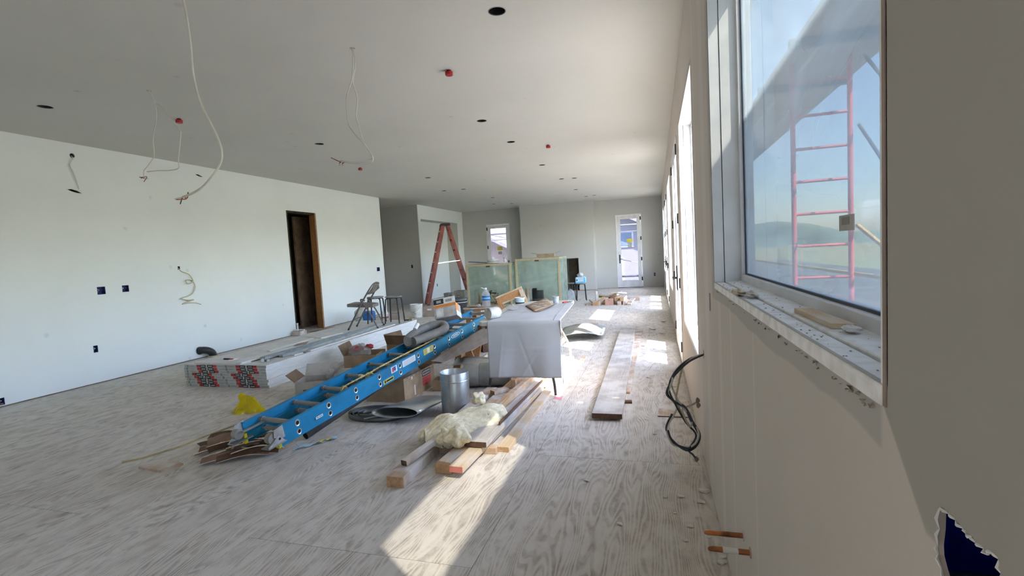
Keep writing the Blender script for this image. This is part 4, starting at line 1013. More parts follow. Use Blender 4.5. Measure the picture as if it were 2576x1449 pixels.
# ---- sheet metal leaning beyond the table
sm = thing('sheet_metal', 'curved bright sheet of metal lying beyond the table', 'sheet metal', (-1.1, 7.5, 0))
mk(MB().grid(lambda u, v: V((-1.42 + u * .62 - .05 * v, 6.95 + v * .85 + u * .45, .115 - .09 * u + .075 * math.sin(math.pi * u * .9) + .02 * v)), 12, 6), 'sheet', 'flat_sheet', sm, smooth=True, solid=.0015)
mk(MB().tube([V((-1.42 + u * .62, 6.95 + u * .45, .115 - .09 * u + .075 * math.sin(math.pi * u * .9))) for u in [k / 12 for k in range(13)]], .003, 6), 'rolled_edge', 'galv_dark', sm, smooth=True)
board('timber_offcut', 'split brown offcut beyond the sheet metal', (-1.45, 8.75, 0), (-1.08, 8.98, 0), .10, .03, 'lumber', None, group=None)
board('timber_offcut', 'pale splinter board beyond the sheet metal', (-1.2, 8.5, 0), (-.92, 8.62, 0), .08, .025, 'lumber_pale', None, group=None)

# ================================================================== ducts and pipes by the ladder
t = thing('duct_pipe', 'upright galvanised duct pipe beside the lumber', 'duct', (-1.715, 3.86, 0))
mk(MB().lathe([(.121, .001), (.124, .001), (.124, .375), (.1225, .378), (.121, .375), (.121, .001)], (-1.715, 3.86, 0), 40), 'tube', 'galv', t, smooth=True)
mk(MB().box((-1.722, 3.86 - .1262, .002), (-1.708, 3.86 - .1235, .376)), 'seam', 'galv_dull', t)
mk(MB().lathe([(.1245, .30), (.127, .305), (.1245, .31)], (-1.715, 3.86, 0), 40), 'bead', 'galv', t, smooth=True)
t = thing('duct_pipe', 'galvanised duct pipe lying on its side behind the upright one', 'duct', (-1.75, 4.75, 0))
a, b = V((-1.97, 4.70, .124)), V((-1.50, 4.80, .124)); d_ = (b - a).normalized()
mk(MB().tube([a, a + d_ * .02, a + d_ * .16, a + d_ * .165, a + d_ * .18, b], [.122, .122, .122, .119, .122, .122], 36, caps=False), 'tube', 'galv_dull', t, smooth=True)
mk(MB().tube([a + d_ * .002, b], .1195, 36, caps=False), 'inner', 'galv_dark', t, smooth=True)
# flattened duct
t = thing('flattened_duct', 'squashed oval sheet-metal duct lying on the strapping coil', 'duct', (-2.1, 3.75, .045))
def fd(u, v):
    a = 2 * math.pi * u; w_ = .205 - .03 * v; h = .045 * (1 - .75 * v)
    ex = math.copysign(abs(math.cos(a)) ** .9, math.cos(a)); ctr = V((-2.15, 3.56, .093)).lerp(V((-1.99, 4.02, .10)), v)
    ax = V((.99, .10, .0)); return ctr + ax * ex * w_ + V((0, 0, 1)) * math.sin(a) * h
mk(MB().grid(fd, 40, 8), 'shell', 'flat_sheet', t, smooth=True, solid=.0018)
# strapping coil
t = thing('strapping_coil', 'loose coil of dark sheet-metal band on the floor by the ladder', 'metal coil', (-2.45, 3.72, 0))
cb = MB(); N = 220
for k in range(N):
    a = k / N * 2 * math.pi * 6; r = .30 - .19 * k / N + .012 * math.sin(a * 1.3); c = V((-2.42 + .0, 3.72, 0)); p = c + V((r * math.cos(a) * 1.0, r * .62 * math.sin(a), 0))
    cb.v += [p + V((0, 0, .002)), p + V((0, 0, .04))]
for k in range(N - 1): cb.f.append([2 * k, 2 * k + 2, 2 * k + 3, 2 * k + 1]); cb.mi.append(0)
mk(cb, 'band', 'galv_dark', t, smooth=True, solid=.0015)
mk(MB().tube(wav([(-2.42, 3.52, .043), (-2.34, 3.56, .05), (-2.26, 3.60, .048)], 4), .006, 6), 'loose_end', 'galv_dull', t)
t = thing('drain_pipe', 'long dark grey plastic pipe propped under the blue ladder', 'pipe', (-2.6, 3.9, 0))
pa, pb = V((-2.690, 3.125, .032)), V((-2.333, 4.55, .371)); mk(MB().tube([pa, pb], .030, 18, caps=False), 'tube', 'abs_grey', t, smooth=True, solid=.004)
dp = (pb - pa).normalized(); mk(MB().tube([pa - dp * .001, pa + dp * .004], .0305, 18), 'end_plug', 'dark_hole', t)

# ================================================================== cardboard boxes
def carton(name, label, c, sx, sy, h, rz, mat='cardboard', open_=True, flaps=(1, 1, 1, 1), fold=60, cat='box', inner='cardboard_dark', group='cartons'):
    t = thing(name, label, cat, c, rz, group); th = .005; a, b = sx / 2, sy / 2
    mk(MB().box((-a, -b, 0), (a, b, th)), 'bottom', mat, t, local=True)
    for nm, p, q in (('side', (-a, -b, th), (-a + th, b, h)), ('side', (a - th, -b, th), (a, b, h)), ('side', (-a + th, -b, th), (a - th, -b + th, h)), ('side', (-a + th, b - th, th), (a - th, b, h))):
        mk(MB().box(p, q), nm, mat, t, local=True)
    if open_:
        k = math.cos(R(fold)); s_ = math.sin(R(fold)); fl = min(sx, sy) * .45
        for i, (p0, p1, o_) in enumerate((((-a, -b), (-a, b), (-1, 0)), ((a, -b), (a, b), (1, 0)), ((-a, -b), (a, -b), (0, -1)), ((-a, b), (a, b), (0, 1)))):
            if not flaps[i]: continue
            z1 = h + fl * s_ * (.8 + .3 * (i % 2)); o_ = V((o_[0], o_[1], 0)) * fl * k
            P = [V((*p0, h)), V((*p1, h)), V((*p1, z1)) + o_, V((*p0, z1)) + o_]
            mk(MB().prism(P, (0, 0, -.004)), 'flap', mat if i % 2 else inner, t, local=True)
    else: mk(MB().box((-a, -b, h - th), (a, b, h)), 'lid', mat, t, local=True)
    return t
bx = carton('carton', 'open cardboard carton with black and red label under the ladder', (-2.56, 4.43, 0), .42, .66, .232, 0.0, flaps=(1, 0, 0, 1), fold=35)
def onbox(u0, u1, z0, z1, mat, nm, off=.0012, lab=None):   # print on the +X face
    return mk(MB().box((-2.35 - .0005, 4.10 + u0, z0), (-2.35 + off, 4.10 + u1, z1)), nm, mat, bx, label=lab)
onbox(.385, .57, .155, .215, 'ink', 'print', lab='black printed panel'); onbox(.395, .56, .165, .205, 'cardboard_grey', 'print', .0018); onbox(.385, .57, .06, .145, 'sticker_red', 'print', lab='red printed panel')
for k in range(5): onbox(.41 + k * .03, .43 + k * .03, .175, .195, 'ink', 'print', .0024)
for k in range(6): onbox(.40 + k * .025, .415 + k * .025, .10, .108, 'gyp_tape_red', 'print', .0018)
onbox(.20, .225, .02, .12, 'chip', 'scuff'); onbox(.15, .175, .19, .22, 'chip', 'scuff'); onbox(.0, .66, .2, .203, 'cardboard_dark', 'crease')
for k in range(5): onbox(.05 + k * .09, .09 + k * .09, .218, .226, 'cardboard_dark', 'print')
one(crumple((-2.5, 4.5, .16), .12, .2, .08, 41), 'paper_wad', 'cardboard_grey', 'crumpled grey paper inside the carton under the ladder', 'paper', smooth=True)
carton('carton', 'small low cardboard box between carton and upright duct', (-2.16, 4.60, 0), .20, .16, .115, .1, flaps=(0, 0, 0, 0))
bx2 = carton('carton', 'torn dark cardboard box left of the ladder', (-3.50, 4.30, 0), .34, .30, .17, .35, 'cardboard_grey', flaps=(1, 1, 0, 1), fold=50)
mk(MB().box((-.09, -.152, .06), (.0, -.1495, .09)), 'print', 'cardboard_dark', bx2, local=True)
one(crumple((-3.36, 4.36, .2), .05, .05, .05, 17), 'paper_wad', 'cloth_white', 'white paper wad at the torn box left of the ladder', 'paper', smooth=True)
board('drywall_scrap', 'grey-faced board propped behind the ladder', (-3.85, 4.86, 0), (-3.30, 5.02, 0), .014, .12, 'gyp_paper', None, group=None, cat='drywall scrap')
carton('carton', 'open cardboard box holding a red plastic bag', (-3.70, 5.52, 0), .42, .40, .19, .25, flaps=(1, 0, 0, 0), fold=70)
t = thing('plastic_bag', 'clear plastic bag with red print in the open cardboard box', 'bag', (-3.7, 5.45, .12))
mk(crumple((-3.72, 5.44, .22), .15, .12, .09, 51), 'bag', 'bag_clear', t, smooth=True); mk(crumple((-3.75, 5.42, .26), .09, .06, .035, 52), 'print', 'gyp_tape_red', t, smooth=True); mk(crumple((-3.60, 5.48, .275), .06, .04, .03, 53), 'print', 'gyp_tape_red', t, smooth=True)
carton('carton', 'torn cardboard box with tall pointed flap behind the ladder', (-3.32, 5.98, 0), .42, .38, .24, -.15, flaps=(1, 0, 1, 0), fold=75)
random.seed(77)
DP = 'thin wooden lath in the debris behind the ladder'
for k in range(7):
    a = random.uniform(-.35, .35); x, y = -3.15 + random.uniform(-.25, .25), 6.15 + random.uniform(-.12, .15); z = .245 + k * .0135; L = random.uniform(.3, .5)
    board('lath', ['lowest', 'second', 'third', 'fourth', 'fifth', 'sixth', 'topmost'][k] + ' thin wooden lath from below in the debris behind the ladder', (x - L / 2, y - a * L / 2, z), (x + L / 2, y + a * L / 2, z), random.uniform(.03, .05), .012, random.choice(['lumber_pale', 'lumber_dusty', 'lumber']), None, group='thin laths in the debris', cat='lath')
one(crumple((-3.02, 6.2, .36), .07, .05, .03, 61), 'rag', 'orange_print', 'orange-red rag on the laths behind the ladder', 'rag', smooth=True)
carton('carton', 'dark closed carton behind the ladder', (-2.92, 5.9, 0), .36, .34, .20, .1, 'cardboard_dark', open_=False)
t = thing('grey_hose', 'thick grey hose bent in a loop lying on the ladder rungs', 'hose', tuple(lq(2.0, .2, .04)))
HZ = .084
mk(MB().tube(wav([lq(1.70, .22, HZ), lq(1.80, .29, HZ), lq(1.98, .345, HZ), lq(2.18, .345, HZ + .01), lq(2.32, .28, HZ + .02), lq(2.35, .18, HZ + .015), lq(2.24, .10, HZ), lq(2.05, .09, HZ), lq(1.86, .13, HZ), lq(1.72, .17, HZ)], 5), .046, 14), 'hose', 'hose_grey', t, smooth=True)
mk(MB().cyl(lq(2.0, .33, HZ + .05), lq(2.08, .34, HZ + .09), .022, 12), 'coupling', 'pvc_white', t, smooth=True)
# product box with orange edge
pb_ = thing('product_box', 'grey and orange printed product box tipped on the ladder rungs', 'box', (-2.41, 5.47, .56))
Mb = Matrix.Translation((-2.43, 5.40, .708)) @ Matrix.Rotation(R(10), 4, 'Z') @ Matrix.Rotation(R(-9), 4, 'Y') @ Matrix.Rotation(R(-20), 4, 'X') @ Matrix.Scale(.8, 4)
def pbx(a, b, m, nm, lab=None): mk(MB().box(a, b).tf(Mb), nm, m, pb_, label=lab)
pbx((-.17, -.13, -.10), (.17, .13, .10), 'grey_print', 'carton'); pbx((-.171, -.1315, .060), (.171, -.129, .101), 'orange_print', 'print', 'orange stripe'); pbx((.169, -.131, -.02), (.1715, .0, .10), 'orange_print', 'print'); pbx((.169, -.131, -.101), (.172, .131, -.02), 'bucket_white', 'print')
pbx((-.14, -.132, -.08), (-.03, -.1295, .04), 'bucket_white', 'print'); pbx((-.02, -.1325, -.06), (.12, -.1295, .03), 'cardboard_grey', 'print')
pbx((-.17, -.13, .10), (.17, -.126, .20), 'bucket_white', 'flap'); pbx((-.165, -.1315, .112), (-.01, -.1299, .19), 'ink', 'print'); pbx((.02, -.1315, .13), (.12, -.1299, .17), 'ink_grey', 'print'); pbx((-.12, -.1325, .13), (-.05, -.131, .17), 'cardboard_grey', 'print')
carton('carton', 'squat dark box behind the ladder head', (-2.70, 6.36, 0), .46, .34, .30, .2, 'cardboard_dark', open_=False)
one(crumple((-2.42, 6.12, .30), .14, .08, .06, 71), 'black_bag', 'bin_black', 'black plastic bag beside the ladder head', 'bag', smooth=True)
board('drywall_scrap', 'small grey square board standing behind the ladder head', (-2.42, 6.5, .44), (-2.28, 6.62, .44), .012, .15, 'cardboard_grey', None, group=None, cat='scrap')
board('timber_offcut', 'low crate of offcuts carrying the small grey board', (-2.45, 6.5, 0), (-2.2, 6.7, 0), .2, .4395, 'lumber_dark', None, group=None, cat='crate')

# ---- sloping plywood panel on sawhorse below the ladder head
one(MB().prism([(-2.02, 4.30, .352), (-2.00, 5.72, .300), (-2.03, 5.72, .50), (-2.05, 5.28, .475), (-2.06, 4.15, .40)], (-.016, 0, 0)), 'leaning_plywood', 'ply_panel', 'grey-brown plywood panel leaning below the ladder head', 'panel')
sh = thing('sawhorse', 'brown wooden sawhorse under the ladder head', 'sawhorse', (-2.12, 5.4, 0))
mk(MB().bar((-2.15, 5.02, .275), (-2.10, 5.95, .33), .04, .075), 'beam', 'saw_wood', sh)
for y, x, s in ((5.14, -2.09, -1), (5.14, -2.19, 1), (5.72, -2.05, -1), (5.72, -2.17, 1)):
    z1 = .225 + .06 * (y - 4.5); mk(MB().bar((x, y, z1 + .02), (x - s * .09, y + .03, 0), .085, .025, (0, 1, 0)), 'leg', 'saw_wood', sh)
mk(MB().bar((-2.06, 5.66, .12), (-2.06, 5.2, .09), .02, .06), 'brace', 'lumber', sh)
one(MB().grid(lambda u, v: (-2.22 + u * .42, 4.95 + v * .16 + u * .05, .165 + .06 * v + .008 * math.sin(u * 5)), 8, 4), 'sheet_metal', 'flat_sheet', 'bright bent metal flashing behind the upright duct', 'sheet metal', smooth=True, solid=.0015)

# ---- bench with water bottle, tipped wooden horse
bn = thing('work_bench', 'low wooden bench behind the table carrying the water bottle', 'bench', (-2.6, 7.05, 0))
mk(MB().box((-2.85, 6.90, .565), (-2.36, 7.22, .59)), 'top', 'lumber_dusty', bn, bevel=.003); mk(MB().box((-2.84, 6.915, .47), (-2.37, 6.94, .565)), 'apron', 'saw_wood', bn); mk(MB().box((-2.84, 7.18, .47), (-2.37, 7.205, .565)), 'apron', 'saw_wood', bn)
for x in (-2.78, -2.42):
    for y in (6.93, 7.19): mk(MB().box((x - .035, y - .02, 0), (x + .035, y + .02, .47)), 'leg', 'saw_wood', bn)
one(MB().grid(lambda u, v: (-2.82 + u * .34, 6.895 + v * .2, .5925 + .014 * math.sin(u * 4) * (1 - v)), 8, 4), 'cardboard_sheet', 'cardboard', 'brown cardboard sheet on the bench left of the bottle', 'cardboard', smooth=True, solid=.004)
wb = thing('water_bottle', 'large clear water bottle with blue label on the bench', 'bottle', (-2.52, 7.05, .59))
prof = [(.001, .003), (.058, .0), (.064, .008), (.062, .05), (.064, .09), (.064, .175), (.058, .20), (.040, .232), (.020, .255), (.016, .262), (.016, .272)]
mk(MB().lathe(prof, (-2.52, 7.05, .59), 28), 'body', 'bottle_plastic', wb, smooth=True)
mk(MB().lathe([(.0648, .095), (.0648, .165)], (-2.52, 7.05, .59), 28), 'label', 'blue_bag', wb, smooth=True, label='blue paper label'); mk(MB().lathe([(.0654, .118), (.0654, .142)], (-2.52, 7.05, .59), 28), 'label_print', 'blue_light', wb, smooth=True)
mk(MB().lathe([(.0175, .262), (.018, .285), (.001, .287)], (-2.52, 7.05, .59), 16), 'cap', 'pvc_white', wb, smooth=True)
mk(MB().tube(wav([(-2.535, 7.04, .858), (-2.56, 7.03, .875), (-2.585, 7.02, .882)], 3), .005, 6), 'pull_ring', 'pvc_white', wb)
one(crumple((-2.62, 6.98, .614), .035, .025, .018, 81), 'paper_wad', 'cloth_white', 'white tissue beside the water bottle', 'paper', smooth=True)
carton('carton', 'plain carton carrying the tipped wooden sawhorse', (-2.10, 7.08, 0), .44, .36, .49, 0, 'cardboard_dark', open_=False)
hs = thing('wooden_step', 'small orange-brown wooden sawhorse tipped beside the water bottle', 'sawhorse', (-2.1, 7.05, .49))
Mh = Matrix.Translation((-2.13, 7.06, .722)) @ Matrix.Rotation(R(10), 4, 'Z') @ Matrix.Rotation(R(-20), 4, 'Y')
def hpart(mb, nm, m, lab=None): mk(mb.tf(Mh), nm, m, hs, bevel=.002, label=lab)
hpart(MB().box((-.21, -.05, .065), (.21, .05, .085)), 'top', 'lumber_pale'); hpart(MB().box((-.20, -.058, -.03), (.20, -.045, .065)), 'side_panel', 'saw_wood')
hpart(MB().box((-.20, .045, -.03), (.20, .058, .065)), 'side_panel', 'saw_wood'); hpart(MB().box((-.15, -.06, -.055), (.17, -.04, -.03)), 'rail', 'lumber')
for x in (-.185, .185):
    for s in (-1, 1): hpart(MB().bar((x, s * .05, .06), (x, s * .11, -.165), .05, .022, (0, 1, 0)), 'leg', 'saw_wood' if x < 0 else 'lumber')
hpart(MB().box((-.195, -.04, -.02), (-.18, .04, .06)), 'end_panel', 'gyp_tape_red', 'dark red end panel')

# ================================================================== plastic-wrapped crates
def crate(label, x0, x1, y0, y1, h, notch_):
    t = thing('wrapped_crate', label, 'crate', ((x0 + x1) / 2, (y0 + y1) / 2, 0), 0, 'plastic-wrapped wooden crates'); w_ = .05
    for x in (x0, x1 - w_):
        for y in (y0, y1 - w_): mk(MB().box((x, y, 0), (x + w_, y + w_, h)), 'post', 'crate_wood', t)
    for y in (y0, y1 - w_):
        for z in (.02, h - w_): mk(MB().box((x0 + w_, y + .004, z), (x1 - w_, y + w_ - .004, z + w_)), 'rail', 'crate_wood', t)
    for x in (x0, x1 - w_):
        for z in (.02, h - w_): mk(MB().box((x + .004, y0 + w_, z), (x + w_ - .004, y1 - w_, z + w_)), 'rail', 'crate_wood', t)
    mk(MB().box((x0 + w_, y0 + w_, .02), (x1 - w_, y1 - w_, .035)), 'floor_board', 'crate_wood', t)
    cx = (x0 + x1) / 2; mk(MB().box((cx - .06, y0 - .004, h - .085), (cx + .05, y0 + .003, h - .045)), 'hand_hole', 'lumber_dark', t)
    random.seed(int(h * 1000)); ph = [random.uniform(0, 6) for _ in range(5)]
    def wrap(P, U, W, n_, hole=None, nu=26, nv=22, off=0.0):
        P, U, W, n_ = V(P), V(U), V(W), V(n_); mb = MB(); keep = {}
        for j in range(nv + 1):
            for i in range(nu + 1):
                u, v = i / nu, j / nv; e = min(1, 8 * min(u, 1 - u, v, 1 - v))
                d = .006 + e * (.016 * math.sin(9 * u + 5 * v + ph[0]) * math.sin(7 * v + ph[1]) + .008 * math.sin(23 * u - 15 * v + ph[2]) + .006 * math.sin(41 * u + 9 * v + ph[3]))
                mb.v.append(P + U * u + W * v + n_ * ((max(.003, d + .006) if off > -.001 else off + .4 * d) * (1 if n_.z < .5 else .35)))
        for j in range(nv):
            for i in range(nu):
                if hole and hole((i + .5) / nu, (j + .5) / nv): continue
                a = j * (nu + 1) + i; mb.f.append([a, a + 1, a + nu + 2, a + nu + 1]); mb.mi.append(0)
        mk(mb, 'plastic_wrap', 'wrap_plastic', t, smooth=True)
    L, Dp = x1 - x0, y1 - y0
    wrap((x0, y0, .02), (L, 0, 0), (0, 0, h - .03), (0, -1, 0), notch_, off=-.03); wrap((x1, y0, .02), (0, Dp, 0), (0, 0, h - .03), (1, 0, 0)); wrap((x0, y0, .02), (0, Dp, 0), (0, 0, h - .03), (-1, 0, 0))
    wrap((x0, y1, .02), (L, 0, 0), (0, 0, h - .03), (0, 1, 0)); wrap((x0, y0, h), (L, 0, 0), (0, Dp, 0), (0, 0, 1))
    return t
crate('left plastic-wrapped wooden crate holding brass fittings', -4.86, -3.62, 12.15, 13.0, 1.15, lambda u, v: (abs(u - .42) < .26 and v < .34 + .1 * math.sin(u * 14)))
crate('right taller plastic-wrapped wooden crate beside the fireplace', -3.62 + .08, -2.36, 12.3, 13.3, 1.235, lambda u, v: (.18 < u < .62 and .1 < v < .40 - .35 * abs(u - .3)))
# contents of the left crate: tangled fittings
random.seed(15); FT = 'bent brass and iron fitting inside the left crate'
for k in range(12):
    x, y = random.uniform(-4.55, -3.95), random.uniform(12.32, 12.6); z = .036 + k * .002
    one(MB().tube(wav([(x, y, z + .015), (x + random.uniform(-.08, .08), y + .02, .14), (x + random.uniform(-.15, .15), y + random.uniform(-.08, .08), random.uniform(.22, .34)), (x + random.uniform(-.2, .2), y, random.uniform(.2, .46))], 4), random.uniform(.010, .02), 7), 'pipe_fitting', random.choice(['brass_rod', 'lumber_dark', 'brass_rod', 'ink']), FT, 'fitting', 'fittings inside the left crate', smooth=True)
one(MB().box((-4.43, 12.4, .036), (-4.36, 12.47, .55)), 'timber_offcut', 'lumber_dusty', 'upright wooden post inside the left crate', 'lumber')
# contents of the right crate
one(MB().box((-3.30, 12.45, .036), (-3.24, 12.5, .60)), 'timber_offcut', 'lumber_dusty', 'upright wooden post inside the right crate', 'lumber')
t = thing('black_canister', 'black canister inside the right crate', 'canister', (-3.05, 12.6, .036)); mk(MB().lathe([(.001, 0), (.15, 0), (.155, .02), (.155, .36), (.13, .42), (.06, .44), (.001, .44)], (-3.05, 12.65, .036), 22), 'body', 'bin_black', t, smooth=True); mk(MB().lathe([(.157, .1), (.159, .11), (.157, .12)], (-3.05, 12.65, .036), 22), 'rib', 'galv_dark', t)
GR = 'ribbed brass rod leaning inside the right crate'
for k in range(6): one(MB().cyl((-2.80 + k * .045, 12.42, .037), (-2.78 + k * .05, 12.48, .46), .012, 8), 'rod', 'brass_rod' if k % 2 else 'ink_grey', ['leftmost', 'second from left', 'third from left', 'fourth from left', 'fifth from left', 'rightmost'][k] + ' of the rods leaning inside the right crate', 'rod', 'rods inside the right crate', smooth=True)
# on the crates
ctrack('steel_track', 'dark steel channel lying on the left crate top', (-4.86, 12.36, 1.215), (-4.36, 12.42, 1.166), .05, .03, 'galv_dark')
t = thing('plastic_tub', 'low white tub on the left crate below the back window', 'tub', (-4.22, 12.6, 1.164)); mk(MB().lathe([(.001, .002), (.14, .002), (.165, .085), (.172, .088), (.172, .1), (.16, .1), (.135, .01), (.001, .01)], (-4.24, 12.6, 1.166), 26), 'tub', 'bucket_white', t, smooth=True); mk(MB().lathe([(.15, .03), (.156, .05)], (-4.24, 12.6, 1.1665), 26), 'band', 'cardboard_grey', t)
t = thing('spray_bottle', 'small white bottle on the left crate', 'bottle', (-3.92, 12.6, 1.166)); mk(MB().lathe([(.001, .001), (.04, .001), (.042, .06), (.02, .085), (.018, .1), (.001, .1)], (-3.90, 12.6, 1.166), 16), 'body', 'pvc_white', t, smooth=True); mk(MB().cyl((-3.90, 12.6, 1.266), (-3.93, 12.56, 1.29), .014, 8), 'cap', 'galv_dull', t)
carton('carton', 'flat open cardboard tray on top of the right crate', (-2.80, 12.75, 1.253), .46, .34, .085, .12, flaps=(1, 1, 0, 0), fold=15)

# ================================================================== red stepladder
sl_ = thing('step_ladder', 'red fibreglass stepladder standing open in front of the niche', 'ladder', (-6.035, 13.6, 0)); HS = 2.40
ux, uy = V((.84, .542, 0)), V((-.542, .84, 0)); C0 = V((-6.035, 13.6, 0))
def sp(a, b, z): return C0 + ux * a + uy * b + V((0, 0, z))
for s in (-1, 1):
    mk(MB().bar(sp(-.675, s * .30, .03), sp(-.075, s * .17, HS - .06), .105, .032, uy), 'front_rail', 'ladder_red', sl_); mk(MB().bar(sp(.675, s * .27, .03), sp(.075, s * .17, HS - .06), .075, .03, uy), 'rear_rail', 'ladder_red', sl_)
    for a in (-.68, .68): mk(MB().bar(sp(a - .03, s * (.30 if a < 0 else .27), .02), sp(a + .05, s * (.30 if a < 0 else .27), .02), .045, .04), 'foot', 'black_hw', sl_)
for k in range(7):
    f = (k + 1) / 7.6; a = -.675 + .6 * f; b = .30 - .13 * f; z = .03 + (HS - .09) * f
    mk(MB().prism([sp(a - .05, -b, z), sp(a + .045, -b, z), sp(a + .045, -b, z + .012), sp(a - .05, -b, z + .03)], uy * 2 * b), 'step', 'alu', sl_)
    ar = .675 - .6 * f; br_ = .27 - .10 * f; mk(MB().bar(sp(ar, -br_, z + .05), sp(ar, br_, z + .05), .03, .03), 'rear_brace', 'ladder_red_dark', sl_)
for s in (-1, 1): mk(MB().bar(sp(-.36, s * .235, 1.22), sp(.36, s * .225, 1.28), .012, .025), 'spreader', 'alu', sl_)
mk(MB().prism([sp(-.14, -.20, HS - .07), sp(.14, -.20, HS - .07), sp(.12, -.20, HS), sp(-.12, -.20, HS)], uy * .40), 'top_cap', 'bin_black', sl_, bevel=.01)

# ================================================================== far floor clutter
t = thing('plaster_bucket', 'white plaster-smeared bucket on the floor behind the stack', 'bucket', (-5.50, 10.44, 0))
mk(MB().lathe([(.001, .002), (.128, .002), (.130, .01), (.148, .30), (.153, .302), (.153, .318), (.146, .318), (.143, .30), (.126, .012), (.001, .012)], (-5.50, 10.44, 0), 28), 'bucket', 'bucket_white', t, smooth=True)
for z in (.24, .275): mk(MB().lathe([(.144 + (z - .24) * .06, z), (.150 + (z - .24) * .06, z + .004), (.145 + (z - .24) * .06, z + .01)], (-5.50, 10.44, 0), 28), 'rib', 'bucket_white', t, smooth=True)
mk(MB().tube(wav([(-5.63, 10.36, .27), (-5.60, 10.28, .18), (-5.50, 10.27, .15), (-5.40, 10.30, .19), (-5.365, 10.38, .27)], 5), .004, 6), 'bail', 'galv_dull', t, smooth=True)
mk(MB().prism([(-5.56, 10.298, .07), (-5.50, 10.292, .05), (-5.44, 10.30, .09), (-5.49, 10.296, .16), (-5.53, 10.292, .14)], (0, .006, 0)), 'smear', 'cardboard_grey', t)
bx3 = carton('carton', 'brown wooden box with cut-out handle beside the white bucket', (-5.22, 10.62, 0), .27, .24, .25, .2, 'gyp_brown', flaps=(0, 0, 0, 0)); mk(MB().box((-.055, -.1215, .15), (.05, -.1195, .19)), 'hand_hole', 'chip', bx3, local=True)
def ring_print(t, c, r, n=20, mat='ink_grey'):
    c = V(c); mb = MB(); pts = [c + V((r * math.cos(2 * math.pi * i / n), 0, r * math.sin(2 * math.pi * i / n))) for i in range(n)]
    mb.tube(pts, .007, 5, closed=True); mb.box(c + V((-r * .7, -.002, -.018)), c + V((r * .7, .002, .018))); mk(mb, 'print', mat, t)
bA = carton('carton', 'white-fronted grey carton in front of the niche', (-6.40, 14.50, 0), .32, .30, .25, .0, 'cardboard_grey', open_=False)
mk(MB().box((-6.40, 14.347, .01), (-6.245, 14.3505, .24)), 'label', 'sticker_white', bA); ring_print(bA, (-6.32, 14.345, .17), .045); mk(MB().box((-6.38, 14.345, .05), (-6.27, 14.348, .06)), 'print', 'ink_grey', bA)
bB = carton('carton', 'tall grey-brown carton with round emblem beside the left crate', (-5.42, 13.05, 0), .32, .30, .42, .0, 'cardboard_grey', open_=False); ring_print(bB, (-5.45, 12.898, .29), .075)
for z in (.13, .10): mk(MB().box((-5.53, 12.8965, z), (-5.36, 12.9, z + .012)), 'print', 'ink_grey', bB)
t = thing('rubbish_bin', 'black round bin with lid right of the brown box', 'bin', (-4.62, 10.9, 0)); mk(MB().lathe([(.001, .002), (.19, .002), (.225, .34), (.001, .34)], (-4.62, 10.9, 0), 28), 'bin', 'bin_black', t, smooth=True)
mk(MB().lathe([(.235, .335), (.245, .345), (.24, .375), (.2, .39), (.001, .395)], (-4.62, 10.9, 0), 28), 'lid', 'abs_grey', t, smooth=True); mk(MB().lathe([(.226, .285), (.231, .29), (.226, .30)], (-4.62, 10.9, 0), 28), 'rim_band', 'bucket_white', t, smooth=True)
# bags by the left wall
t = thing('water_pack', 'blue and white wrapped bottle pack on the floor behind the folding chair', 'bottle pack', (-6.25, 9.45, 0))
mk(crumple((-6.30, 9.45, .19), .22, .17, .19, 91, 20, 12, .1), 'pack', 'bucket_white', t, smooth=True); mk(MB().box((-6.24, 9.28, .01), (-6.0, 9.5, .30)), 'wrapped_bottles', 'blue_bag', t, bevel=.05); mk(crumple((-6.30, 9.30, .10), .10, .08, .09, 93, 16, 10, .1), 'print', 'cloth_white', t, smooth=True)
t = thing('detergent_bottle', 'white bottle with red label behind the metal stools', 'bottle', (-5.85, 9.6, 0)); mk(MB().lathe([(.001, .001), (.07, .001), (.075, .02), (.075, .22), (.03, .28), (.028, .31), (.001, .312)], (-5.85, 9.6, 0), 18), 'body', 'bucket_white', t, smooth=True); mk(MB().lathe([(.0757, .11), (.0757, .14)], (-5.85, 9.6, 0), 18), 'label', 'sticker_red', t, smooth=True)
carton('carton', 'small grey carton behind the metal stools', (-5.55, 9.55, 0), .18, .16, .22, .3, 'gyp_brown', open_=False)
t = thing('hand_clamp', 'small yellow and black clamp at the far end of the stack', 'tool', (-4.37, 7.98, ZS)); mk(MB().box((-4.46, 7.96, ZS), (-4.36, 8.0, ZS + .02)), 'bar', 'ink', t); mk(MB().box((-4.36, 7.955, ZS), (-4.30, 8.01, ZS + .035)), 'jaw', 'brass_rod', t)
# stool pack by the fireplace
t = thing('water_pack', 'blue shrink-wrapped water pack on the stool by the fireplace', 'bottle pack', (-2.0, 13.36, .48))
mk(MB().prism([(-2.13, 13.24, .481), (-1.86, 13.24, .481), (-1.86, 13.48, .481), (-2.13, 13.48, .481)], (0, 0, .17)), 'wrap', 'blue_pale', t, bevel=.03); mk(MB().box((-1.9, 13.237, .50), (-1.857, 13.45, .64)), 'print', 'blue_light', t); mk(MB().lathe([(.001, -.002), (.022, -.002), (.022, .002), (.001, .002)], n=12).tf(Matrix.Translation((-2.08, 13.236, .57)) @ Matrix.Rotation(R(90), 4, 'X')), 'print', 'sticker_blue', t)
mk(MB().box((-2.125, 13.2365, .485), (-1.87, 13.24, .53)), 'print', 'blue_light', t)
one(crumple((-2.0, 13.36, .70), .085, .08, .055, 95), 'plastic_bag', 'cloth_white', 'white bag on top of the blue water pack', 'bag', smooth=True)
one(crumple((-2.28, 13.34, .16), .09, .09, .16, 96, amp=.12), 'plastic_bag', 'bottle_plastic', 'pale blue plastic bag on the floor under the stools', 'bag', smooth=True)

